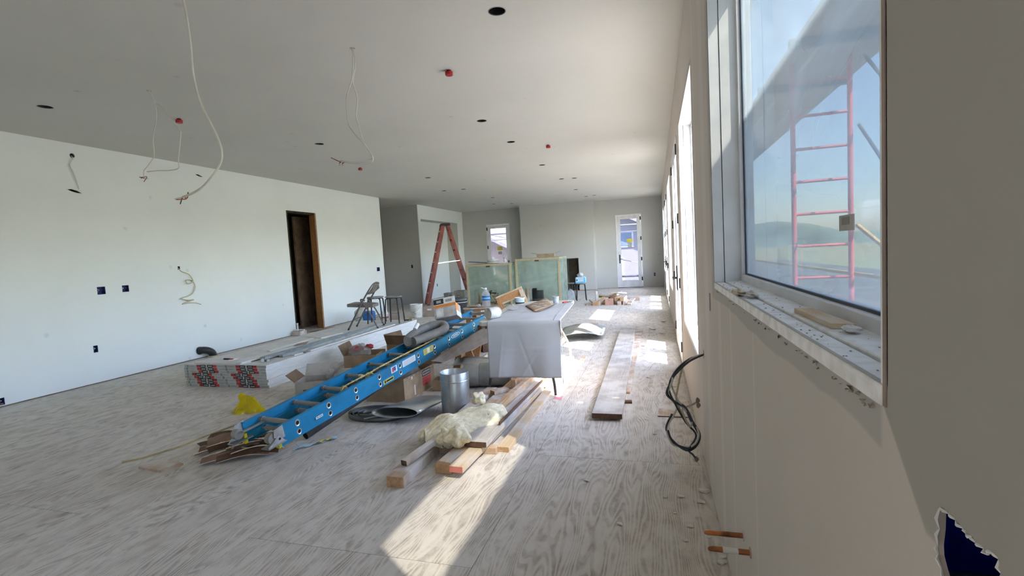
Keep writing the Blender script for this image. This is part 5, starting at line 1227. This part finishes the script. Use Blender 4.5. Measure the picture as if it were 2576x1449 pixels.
# ---- scrap wood pile before the back door
def scrap(label, c, L, wd, h, rz, ry=0, mat='lumber', end='lumber', group='offcuts in the scrap pile', name='timber_offcut'):
    M_ = Matrix.Translation(c) @ Matrix.Rotation(R(rz), 4, 'Z') @ Matrix.Rotation(R(ry), 4, 'Y')
    return one(MB().bar((-L / 2, 0, h / 2), (L / 2, 0, h / 2), wd, h, (0, 0, 1), 0, 1).tf(M_), name, [mat, end], label, 'offcut' if group else 'board', group)
scrap('pink-sided square block at the front of the scrap pile', (-1.13, 12.12, 0), .16, .20, .15, 92, 0, 'pink_wood', 'pink_wood', None)
scrap('small block at the front left of the scrap pile', (-1.44, 12.05, 0), .12, .17, .11, 88, 0, 'lumber_dusty', 'lumber', None)
scrap('flat pale chip at the left tip of the scrap pile', (-1.62, 12.12, 0), .18, .10, .03, 20, 0, 'lumber_dusty', 'lumber', None)
scrap('long dust-white board on top of the scrap pile', (-.93, 12.75, .215), 1.25, .17, .03, 84, 6, 'plank_grey', 'lumber_pale', None)
for (x, y, z, L, wd, h, rz, ry, m) in [(-.86, 12.25, 0, .55, .09, .09, 85, 0, 'lumber_dusty'), (-.75, 12.25, 0, .5, .09, .09, 88, 0, 'lumber_dusty'), (-.80, 12.3, .092, .6, .09, .09, 86, 0, 'lumber_dusty'), (-.64, 12.3, 0, .75, .09, .04, 88, 0, 'plank_grey'),
     (-.62, 12.6, .042, .9, .12, .035, 86, 0, 'plank_grey'), (-.93, 12.35, .092, .5, .08, .09, 82, 0, 'lumber'), (-1.05, 12.55, 0, .6, .1, .09, 70, 0, 'lumber_dusty'), (-1.30, 12.35, 0, .5, .1, .04, 110, 0, 'lumber_dusty'), (-1.22, 12.45, .05, .5, .1, .04, 35, -14, 'lumber_dusty'),
     (-1.50, 12.35, .0, .45, .12, .04, 130, -22, 'plank_grey'), (-1.36, 12.2, .04, .4, .09, .035, 60, -35, 'lumber_pale'), (-1.12, 12.35, .18, .45, .09, .035, 150, 10, 'lumber'), (-1.0, 12.75, .1, .4, .14, .05, 20, 0, 'lumber_dusty'), (-1.25, 12.8, 0, .7, .15, .06, 15, 0, 'plank_grey'), (-.75, 12.95, 0, .6, .2, .08, 10, 0, 'lumber_dusty')]:
    scrap('short lumber offcut in the scrap pile near the back door', (x, y, z), L, wd, h, rz, ry, m)
scrap('yellow foam board piece on the scrap pile', (-1.30, 12.72, .13), .30, .16, .05, 5, 0, 'sticker_yellow', 'sticker_yellow', None, 'foam_piece')
one(MB().grid(lambda u, v: (-1.42 + u * .55, 12.45 + v * .3 + .1 * u, .21 + .07 * u * u - .03 * math.sin(u * 3)), 10, 4), 'drywall_scrap', 'plank_grey', 'curved grey panel lying across the scrap pile', 'panel', smooth=True, solid=.01)
one(MB().prism([(-1.48, 12.30, 0), (-1.44, 12.32, 0), (-1.44, 12.32, .32), (-1.48, 12.30, .34)], (.01, -.02, 0)), 'drywall_scrap', 'plank_grey', 'grey strip standing upright in the scrap pile', 'drywall scrap')

# ================================================================== bits on the near floor
t = thing('plastic_bag', 'crumpled yellow plastic bag on the floor', 'bag', (-3.78, 3.66, 0))
def yb(u, v):
    a = 2 * math.pi * u; b = v * math.pi * .5; r = .15 * math.cos(b) * (1 + .22 * math.sin(3 * a + 1) + .12 * math.sin(7 * a + 5 * v))
    return (-3.81 + r * math.cos(a) * .98, 3.68 + r * math.sin(a) * .6, .003 + .10 * math.sin(b) * (1 + .5 * math.cos(2 * a + .6)) + .012 * math.sin(9 * a + 11 * v))
mk(MB().grid(yb, 36, 14), 'body', 'bag_yellow', t, smooth=True)
mk(crumple((-3.88, 3.70, .135), .035, .025, .035, 99), 'handle', 'bag_yellow', t, smooth=True); mk(crumple((-3.74, 3.68, .115), .035, .025, .03, 98), 'handle', 'bag_yellow', t, smooth=True)
flat('plywood_block', 'small flat piece of plywood on the floor at left', 'wood block', [(-3.545, 2.45), (-3.31, 2.43), (-3.265, 2.56), (-3.48, 2.585)], .0005, .016, 'lumber_dusty')
one(MB().tube(wav([(-3.80, 2.52, .007), (-3.72, 2.59, .007), (-3.63, 2.82, .007), (-3.62, 3.0, .007), (-3.60, 3.2, .007), (-3.55, 3.40, .007), (-3.42, 3.55, .007)], 5), .0065, 7), 'power_cord', 'cord_tan', 'tan cord lying on the floor left of the ladder feet', 'cord', smooth=True)
t = thing('paper_scrap', 'blue and yellow paper strip on the floor by the ladder feet', 'paper', (-2.55, 3.03, 0))
mk(MB().grid(lambda u, v: (-2.62 + u * .19 - v * .02, 2.90 + u * .26 + v * .05, .003 + .014 * abs(math.sin(u * 9 + v * 3))), 16, 3), 'strip', 'blue_pale', t, smooth=True); mk(MB().grid(lambda u, v: (-2.53 + u * .08, 3.03 + u * .1 + v * .04, .012 + .012 * abs(math.sin(u * 8))), 8, 3), 'strip', 'sticker_yellow', t, smooth=True)
mk(MB().tube(wav([(-2.60, 2.96, .004), (-2.66, 2.98, .03), (-2.64, 3.05, .004)], 4), .002, 5), 'string', 'blue_light', t)
flat('plywood_patch', 'square plywood patch let in the floor by the cable bundle', 'plywood', [(-.02, 4.005), (.235, 4.005), (.238, 4.42), (-.02, 4.36)], .0003, .004, 'lumber_dusty')
board('lath', 'thin brown lath at the edge of the floor patch', (-.03, 3.992, 0), (.20, 3.992, 0), .008, .008, 'lumber_dark', None, group=None, cat='lath')
random.seed(44); CHP = 'white drywall crumb on the floor along the right wall'
for (x, y, r) in [(.183, 2.653, .022), (.205, 2.775, .028), (.084, 2.70, .018), (.0, 2.676, .014), (.112, 2.406, .014), (.087, 2.285, .012), (-.437, 2.794, .016), (-.214, 2.365, .016), (.235, 2.193, .016), (.222, 2.146, .02), (.15, 2.5, .012), (.19, 2.33, .01), (.05, 2.52, .008), (-.05, 3.6, .012), (.16, 3.42, .012), (-.12, 5.2, .02), (.02, 5.0, .015), (-.2, 6.9, .03), (.05, 7.9, .04), (-.1, 8.3, .05), (.1, 9.1, .05)]:
    n = 7; ph = random.uniform(0, 6); pts = [(x + r * (1 + .4 * random.uniform(-1, 1)) * math.cos(ph + 2 * math.pi * k / n), y + r * (.7 + .4 * random.uniform(-1, 1)) * math.sin(ph + 2 * math.pi * k / n)) for k in range(n)]
    flat('drywall_crumb', CHP, 'crumb', pts, .0005, r * .35, 'chip', 'drywall crumbs on the floor', z2=[.0005 + random.uniform(0, r * .3) for _ in pts])

# ================================================================== window sill bits
t = thing('foam_scrap', 'torn piece of tan spray foam on the window sill', 'foam', (.262, 1.72, 1.185))
mk(crumple((.258, 1.75, 1.195), .018, .05, .008, 5, 40, 20, amp=.5), 'foam', 'foam', t); mk(crumple((.285, 1.67, 1.197), .014, .05, .008, 6, 40, 20, amp=.5), 'foam', 'foam_white', t); mk(crumple((.250, 1.83, 1.193), .012, .03, .006, 8, 40, 20, amp=.5), 'foam', 'foam_white', t)
flat('wood_strip', 'flat pale wood strip lying on the window sill', 'wood strip', [(.305, 1.27), (.34, 1.26), (.345, 1.02), (.308, 1.03)], 1.1895, .010, 'lumber_pale')
one(crumple((.325, .985, 1.197), .014, .022, .006, 9), 'foam_scrap', 'foam_white', 'small pale foam crumb at the near end of the sill', 'foam', smooth=True)
o = mk(MB().box((.3745, 1.120, 1.371), (.3775, 1.196, 1.403)), 'sticker', 'cardboard_grey', WOBJ['window_1'], label='small grey sticker on the glass'); mk(MB().box((.374, 1.138, 1.383), (.3746, 1.18, 1.399)), 'sticker_window', 'ink_grey', WOBJ['window_1'])
random.seed(66); cr = MB()
for k in range(90):
    y = random.uniform(.70, 2.33); x = random.uniform(.256, .285) if random.random() < .6 else random.uniform(.30, .343); z = 1.1842 if x < .29 else 1.1892; r = random.uniform(.0005, .0016); cr.box((x - r, y - r * 1.5, z), (x + r, y + r * 1.5, z + r))
o = mk(cr, 'sill_dust', 'mud_crust', WOBJ['window_1']); o['kind'] = 'stuff'

# ================================================================== cables and pipes
def cable(label, strands, r, mat, cat='cable', name='hanging_cable', ends=None):
    b = V(strands[0][0]); t = thing(name, label, cat, tuple(b))
    for s in strands: mk(MB().tube(wav(s, 5), r, 7), 'strand', mat, t, smooth=True)
    if ends:
        for c in ends:
            random.seed(int(abs(c[0] * 100))); c = V(c)
            for k in range(4): mk(MB().tube(wav([c, c + V((random.uniform(-.05, .02), random.uniform(-.03, .03), random.uniform(-.03, .02))), c + V((random.uniform(-.08, .03), random.uniform(-.05, .05), random.uniform(-.05, .03)))], 3), .0035, 6), 'bare_end', ['copper', 'cable_white', 'cable_dark', 'copper'][k], t, smooth=True)
    return t
Y = 2.40
cable('long white cable hanging from the ceiling at upper left', [[(-2.70, Y, 3.06), (-2.677, Y, 3.0), (-2.66, Y, 2.86), (-2.655, Y, 2.717), (-2.655, Y, 2.552), (-2.62, Y, 2.382), (-2.522, Y, 2.18), (-2.496, Y, 2.071), (-2.53, Y, 1.991), (-2.651, Y, 1.894), (-2.745, Y, 1.854), (-2.828, Y, 1.837)]], .0068, 'cable_white', ends=[(-2.828, Y, 1.837)])
cable('pair of white cables hanging from the ceiling above the stack', [[(-2.237, 3.48, 3.06), (-2.237, 3.48, 2.963), (-2.262, 3.48, 2.814), (-2.321, 3.48, 2.684), (-2.33, 3.48, 2.545), (-2.319, 3.48, 2.466), (-2.264, 3.48, 2.381), (-2.207, 3.48, 2.321), (-2.134, 3.48, 2.21), (-2.139, 3.48, 2.155), (-2.247, 3.47, 2.153), (-2.33, 3.47, 2.165), (-2.418, 3.47, 2.193)],
      [(-2.232, 3.485, 3.06), (-2.225, 3.49, 2.932), (-2.263, 3.495, 2.799), (-2.238, 3.5, 2.672), (-2.261, 3.5, 2.536), (-2.24, 3.5, 2.44), (-2.21, 3.5, 2.33), (-2.15, 3.5, 2.22), (-2.14, 3.5, 2.185), (-2.22, 3.5, 2.175), (-2.32, 3.49, 2.175), (-2.40, 3.48, 2.19)]], .0048, 'cable_white', ends=[(-2.41, 3.47, 2.19)])
cable('pair of thin grey cables hanging near the left wall', [[(-4.425, 3.51, 3.06), (-4.366, 3.51, 2.911), (-4.369, 3.51, 2.786), (-4.43, 3.51, 2.631), (-4.436, 3.51, 2.486), (-4.457, 3.51, 2.441), (-4.542, 3.51, 2.37), (-4.586, 3.51, 2.337), (-4.595, 3.51, 2.275)],
      [(-4.42, 3.515, 3.06), (-4.384, 3.52, 2.96), (-4.284, 3.52, 2.875), (-4.216, 3.52, 2.777), (-4.122, 3.52, 2.665), (-4.11, 3.52, 2.61), (-4.166, 3.52, 2.403), (-4.172, 3.52, 2.325), (-4.279, 3.52, 2.313), (-4.424, 3.52, 2.325), (-4.548, 3.51, 2.326)]], .0045, 'cable_white', ends=[(-4.595, 3.51, 2.28)])
cable('coiled tan cable hanging from a small box on the left wall', [[(-6.965, 5.70, 1.435), (-6.94, 5.73, 1.384), (-6.93, 5.837, 1.336), (-6.92, 5.882, 1.253), (-6.90, 5.857, 1.211), (-6.90, 5.788, 1.191), (-6.91, 5.759, 1.23), (-6.93, 5.821, 1.251), (-6.93, 5.892, 1.221), (-6.93, 5.924, 1.131), (-6.92, 5.858, 1.037), (-6.92, 5.766, .997), (-6.92, 5.665, .976), (-6.91, 5.76, .942), (-6.91, 5.861, .938), (-6.92, 5.757, .912), (-6.93, 5.682, .889), (-6.92, 5.789, .896), (-6.91, 5.889, .885), (-6.90, 5.969, .851)]], .007, 'cable_tan', name='wall_cable')
cable('short grey cable hanging from a hole high on the left wall', [[(-6.97, 4.43, 2.9), (-6.93, 4.42, 2.86), (-6.93, 4.38, 2.78), (-6.93, 4.41, 2.68), (-6.93, 4.43, 2.6), (-6.95, 4.46, 2.5), (-6.97, 4.47, 2.47)]], .006, 'cable_white', name='wall_cable')
b0 = [(0.27, 3.03, .715), (.254, 3.06, .707), (.174, 3.08, .67), (.092, 3.08, .596), (.063, 3.08, .534), (.042, 3.08, .471), (.075, 3.08, .41), (.131, 3.08, .375), (.175, 3.08, .302), (.207, 3.08, .217), (.193, 3.08, .142), (.135, 3.08, .114), (.055, 3.08, .159), (.035, 3.08, .234), (.061, 3.08, .335), (.098, 3.08, .398), (.15, 3.09, .36)]
random.seed(9)
def jit(pts, a): return [V(p) + V((random.uniform(-a, a), random.uniform(-a, a), random.uniform(-a, a))) * (0 if i < 2 else 1) for i, p in enumerate(pts)]
tE = thing('cable_bundle', 'bundle of dark and grey cables hanging out of the right wall', 'cable', (.15, 3.08, .1))
for k in range(3): mk(MB().tube(wav(jit(b0[:15 + k - 1], .012), 5), .0065, 7), 'strand', ['cable_dark', 'cable_dark', 'cable_white'][k], tE, smooth=True)
mk(MB().tube(wav(jit([b0[0], b0[1], b0[2], (.13, 3.08, .62), (.10, 3.08, .5), (.09, 3.08, .42), (.13, 3.09, .33), (.17, 3.09, .26)], .008), 5), .006, 7), 'strand', 'cable_tan', tE, smooth=True)
mk(MB().tube(wav(jit([b0[0], b0[1], b0[2], b0[3], b0[4], (.10, 3.07, .42), (.17, 3.07, .33), (.16, 3.07, .26), (.12, 3.08, .36), (.19, 3.08, .40), (.212, 3.08, .419)], .008), 5), .006, 7), 'strand', 'plank_grey', tE, smooth=True)
mk(MB().tube(wav(jit([b0[0], b0[1], b0[2], b0[3], (.05, 3.08, .5), (.08, 3.07, .39), (.15, 3.07, .28), (.19, 3.07, .2), (.16, 3.08, .118), (.17, 3.08, .09), (.195, 3.08, .06)], .008), 5), .006, 7), 'strand', 'cable_dark', tE, smooth=True)
for c in ((.212, 3.08, .42), (.215, 3.085, .39), (.195, 3.08, .055)): mk(crumple(c, .012, .012, .016, 3), 'taped_end', 'gyp_brown', tE, smooth=True)
for lb, y, z in (('upper copper pipe stub sticking out of the right wall', 1.72, .376), ('lower copper pipe stub sticking out of the right wall', 1.59, .398)):
    t = thing('copper_stub', lb, 'pipe', (.19, y, z - .008), group='copper pipe stubs'); mk(MB().tube([(.262, y, z), (.142, y, z), (.134, y, z - .001), (.127, y, z - .002)], [.0085, .0085, .0075, .004], 12), 'pipe', 'copper', t, smooth=True); mk(MB().tube([(.2499, y, z), (.2475, y, z)], .0165, 14), 'escutcheon', 'lumber_dusty', t, smooth=True)
    if y < 1.7: mk(MB().tube([(.215, y, z), (.17, y, z)], .0088, 12, caps=False), 'paint_smear', 'chip', t, smooth=True)
t = thing('drain_elbow', 'black plastic drain elbow coming out of the left wall base', 'pipe', (-6.88, 5.97, 0))
mk(MB().tube(wav([(-6.96, 5.90, .125), (-6.90, 5.92, .13), (-6.86, 5.97, .115), (-6.845, 6.03, .07), (-6.845, 6.05, .012)], 5), .055, 16), 'elbow', 'abs_black', t, smooth=True); mk(MB().tube([(-6.952, 5.90, .125), (-6.93, 5.905, .127)], .062, 16), 'hub', 'abs_black', t, smooth=True); mk(MB().lathe([(.001, .001), (.085, .001), (.075, .02), (.056, .022)], (-6.845, 6.05, 0), 18), 'foam_collar', 'foam', t)
t = thing('pipe_stub', 'short upright pipe on a wooden block beside the doorway', 'pipe', (-6.84, 8.02, 0)); mk(MB().box((-6.94, 7.92, .001), (-6.74, 8.12, .09)), 'block', 'lumber_dusty', t); mk(MB().cyl((-6.85, 8.0, .09), (-6.85, 8.0, .22), .016, 12), 'pipe', 'bucket_white', t); mk(MB().cyl((-6.85, 8.0, .22), (-6.85, 8.0, .245), .021, 12), 'cap', 'plank_grey', t); mk(MB().bar((-6.94, 8.0, .105), (-6.72, 8.03, .105), .05, .025), 'cleat', 'bucket_white', t)
one(MB().grid(lambda u, v: (-6.88 + u * .62, 8.35 + v * .42 + u * .38, .006 + .025 * math.sin(u * 5) ** 2 * v), 12, 5), 'cardboard_sheet', 'cardboard', 'brown cardboard sheet on the floor before the doorway', 'cardboard', smooth=True, solid=.006)

# ================================================================== outside
one(MB().box((.43, -12, -.4), (9, 40, -.12)), 'deck', 'ground_conc', 'pale concrete terrace outside the windows', 'terrace', kind='structure')
one(MB().box((-14, 17.5, -.4), (.43, 21.5, -.12)), 'back_terrace', 'ground_conc', 'pale concrete terrace outside the back doors', 'terrace', kind='structure')
one(MB().box((-300, -300, -4.2), (900, 900, -4.0)), 'land', 'ground_land', 'low green land beyond the terrace', 'ground', kind='structure')
hb = MB()
for i in range(61):
    a = R(-30 + i * 3); d = 420; x, y = d * math.cos(a), d * math.sin(a); h = 6 + 9 * abs(math.sin(i * .37)) + 5 * math.sin(i * 1.1); hb.v += [V((x, y, -4)), V((x * 1.1, y * 1.1, h))]
for i in range(60): hb.f.append([2 * i, 2 * i + 2, 2 * i + 3, 2 * i + 1]); hb.mi.append(0)
one(hb, 'hills', 'hill', 'low hazy hills on the horizon', 'hill', kind='structure', smooth=True)
# scaffold: planks and red frames
PZ = 2.90
PL = [(1.12, 1.315, 'inner plank of the scaffold platform next to the house'), (1.345, 1.605, 'middle plank of the scaffold platform'), (1.625, 1.87, 'outer plank of the scaffold platform')]
for x0, x1, lb in PL:
    t = thing('scaffold_plank', lb, 'plank', ((x0 + x1) / 2, 6.2, PZ), group='scaffold walk planks')
    for k in range(6): ya = -5 + k * 3.9; mk(MB().box((x0, ya, PZ), (x1, ya + 3.88, PZ + .045)), 'board', 'scaf_plank', t)
one(MB().box((.66, 10.1, PZ), (1.112, 17.2, PZ + .018)), 'sun_block_sheet', 'scaf_plank', 'plywood sheet added beside the far scaffold platform to block the sun', 'plywood')  # added only to keep direct sun off the floor around the scrap pile
for i, (y, lb) in enumerate(((4.95, 'red scaffold frame seen through the blue-filmed window'), (10.4, 'second red scaffold frame along the house'), (-.9, 'red scaffold frame nearest behind the viewer'))):
    t = thing('scaffold_tower', lb, 'scaffold', (1.42, y, -.12), group='red scaffold frames')
    for x in (1.20, 1.64): mk(MB().cyl((x, y, -.12), (x, y, PZ - .01), .021, 12), 'post', 'scaf_red', t, smooth=True)
    for k in range(10): mk(MB().cyl((1.20, y, .15 + k * .285), (1.64, y, .15 + k * .285), .013, 8), 'rung', 'scaf_red', t)
    for x in (1.20, 1.64): mk(MB().box((x - .06, y - .06, -.12), (x + .06, y + .06, -.112)), 'base_plate', 'scaf_red', t)
for lb, p, q in (('dark scaffold cross brace rising to the right', (1.675, 4.93, .35), (1.675, 2.2, 2.6)), ('dark scaffold cross brace falling to the right', (1.70, 4.93, 2.3), (1.70, 2.4, .2)), ('dark upper scaffold brace under the platform', (1.74, 4.9, 2.85), (1.74, 3.2, 1.4))):
    one(MB().cyl(p, q, .014, 8), 'scaffold_brace', 'brace_steel', lb, 'brace', smooth=True)
for y, w_ in ((4.4, 'nearest'), (5.6, 'farther')): one(MB().box((1.05, y - .03, PZ - .07), (1.86, y + .03, PZ - .001)), 'scaffold_bearer', 'brace_steel', w_ + ' steel bearer under the scaffold planks', 'bearer')
one(MB().cyl((1.70, -1, 1.02), (1.70, 14, 1.02), .018, 8), 'scaffold_rail', 'rope', 'pale scaffold guard rail outside the windows', 'rail', smooth=True)
one(MB().cyl((2.2, 3.2, .3), (1.68, 4.93, 1.45), .018, 8), 'scaffold_brace', 'rope', 'pale diagonal scaffold stay behind the window sticker', 'brace', smooth=True)

# neighbour houses seen through the back doors
def house(label, x0, x1, y0, y1, zw, zr, wallm, roofm, wins):
    t = thing('neighbour_house', label, 'house', ((x0 + x1) / 2, (y0 + y1) / 2, -4)); ym = (y0 + y1) / 2; xm = (x0 + x1) / 2
    mk(MB().box((x0, y0, -4), (x1, y1, zw)).prism([(x0, y0, zw), (x1, y0, zw), (xm, y0, zr)], (0, y1 - y0, 0)), 'wall', wallm, t)
    for s in (0, 1):
        xa = x0 - .5 if s == 0 else x1 + .5; zz = zw - .5 * (zr - zw) / (xm - x0)
        mk(MB().prism([(xa, y0 - .6, zz), (xm, y0 - .6, zr), (xm, y0 - .6, zr + .18), (xa, y0 - .6, zz + .18)], (0, y1 - y0 + 1.2, 0)), 'roof', roofm, t)
    for (a, b, c, d) in wins:
        f = mk(MB().box((a - .08, y0 - .06, c - .08), (b + .08, y0 - .001, d + .08)), 'window', 'house_trim', t); mk(MB().box((a, y0 - .08, c), (b, y0 - .055, d)), 'pane', 'house_glass', f)
    return t
house('white gabled house behind the right back door', -6.5, 2.6, 27, 36, 1.1, 3.2, 'stucco_white', 'roof_grey', [(-2.6, -1.8, -.5, .8), (-.4, .4, -.5, .8), (-1.9, -1.2, 1.5, 2.2)])
house('peach walled house behind the left back door', -15, -7.2, 25, 33, 1.6, 3.6, 'roof_peach', 'roof_grey', [(-9.4, -8.4, .1, 1.2), (-12.4, -11.2, .1, 1.2)])
for lb, x, z in (('upper scaffold rail outside the back doors', 0, 2.22), ('lower guard rail outside the back doors', 0, .32), ('thin rope rail outside the back doors', 0, 1.98)):
    one(MB().cyl((-8, 18.7, z), (.6, 18.7, z), .035 if z != 1.98 else .015, 8), 'guard_rail', 'galv_dull' if z != .32 else 'brace_steel', lb, 'rail', smooth=True)
one(MB().cyl((-8, 18.75, 2.6), (.6, 18.75, .5), .012, 6), 'guard_wire', 'galv_dull', 'sloping wire outside the back doors', 'wire', smooth=True)
for x, lb in ((-7.5, 'guard post at the left end of the back terrace'), (-3.3, 'guard post in the middle of the back terrace'), (.3, 'guard post at the right end of the back terrace')):
    one(MB().cyl((x, 18.7, -.12), (x, 18.7, 2.6), .03, 8), 'guard_post', 'galv_dull', lb, 'post', smooth=True)
# palm seen through the left back door
pm = thing('palm_tree', 'small palm with fan leaves behind the left back door', 'palm', (-7.6, 22.0, -4)); mk(MB().tube(wav([(-7.6, 22, -4), (-7.55, 22, -2), (-7.6, 22.05, .2)], 4), .12, 10), 'trunk', 'trunk', pm, smooth=True); random.seed(12)
for k in range(16):
    a = k * 2.4; e = random.uniform(-.3, .9); L = random.uniform(.9, 1.4); d = V((math.cos(a) * math.cos(e), math.sin(a) * math.cos(e), math.sin(e))); s_ = d.cross(V((0, 0, 1))).normalized(); c = V((-7.6, 22.05, .25)); mb = MB()
    for j in range(7):
        f0, f1 = j / 7, (j + 1) / 7; q = lambda f: c + d * L * f + V((0, 0, -.5 * f * f * L)); wd = .16 * math.sin(math.pi * (.15 + .8 * (f0 + f1) / 2))
        mb.add([q(f0), q(f1), q(f1) + s_ * wd - d * .1, q(f0) + s_ * wd * .8 - d * .1], [(0, 1, 2, 3)]); mb.add([q(f0), q(f1), q(f1) - s_ * wd - d * .1, q(f0) - s_ * wd * .8 - d * .1], [(0, 1, 2, 3)])
    mk(mb, 'frond', 'leaf', pm)
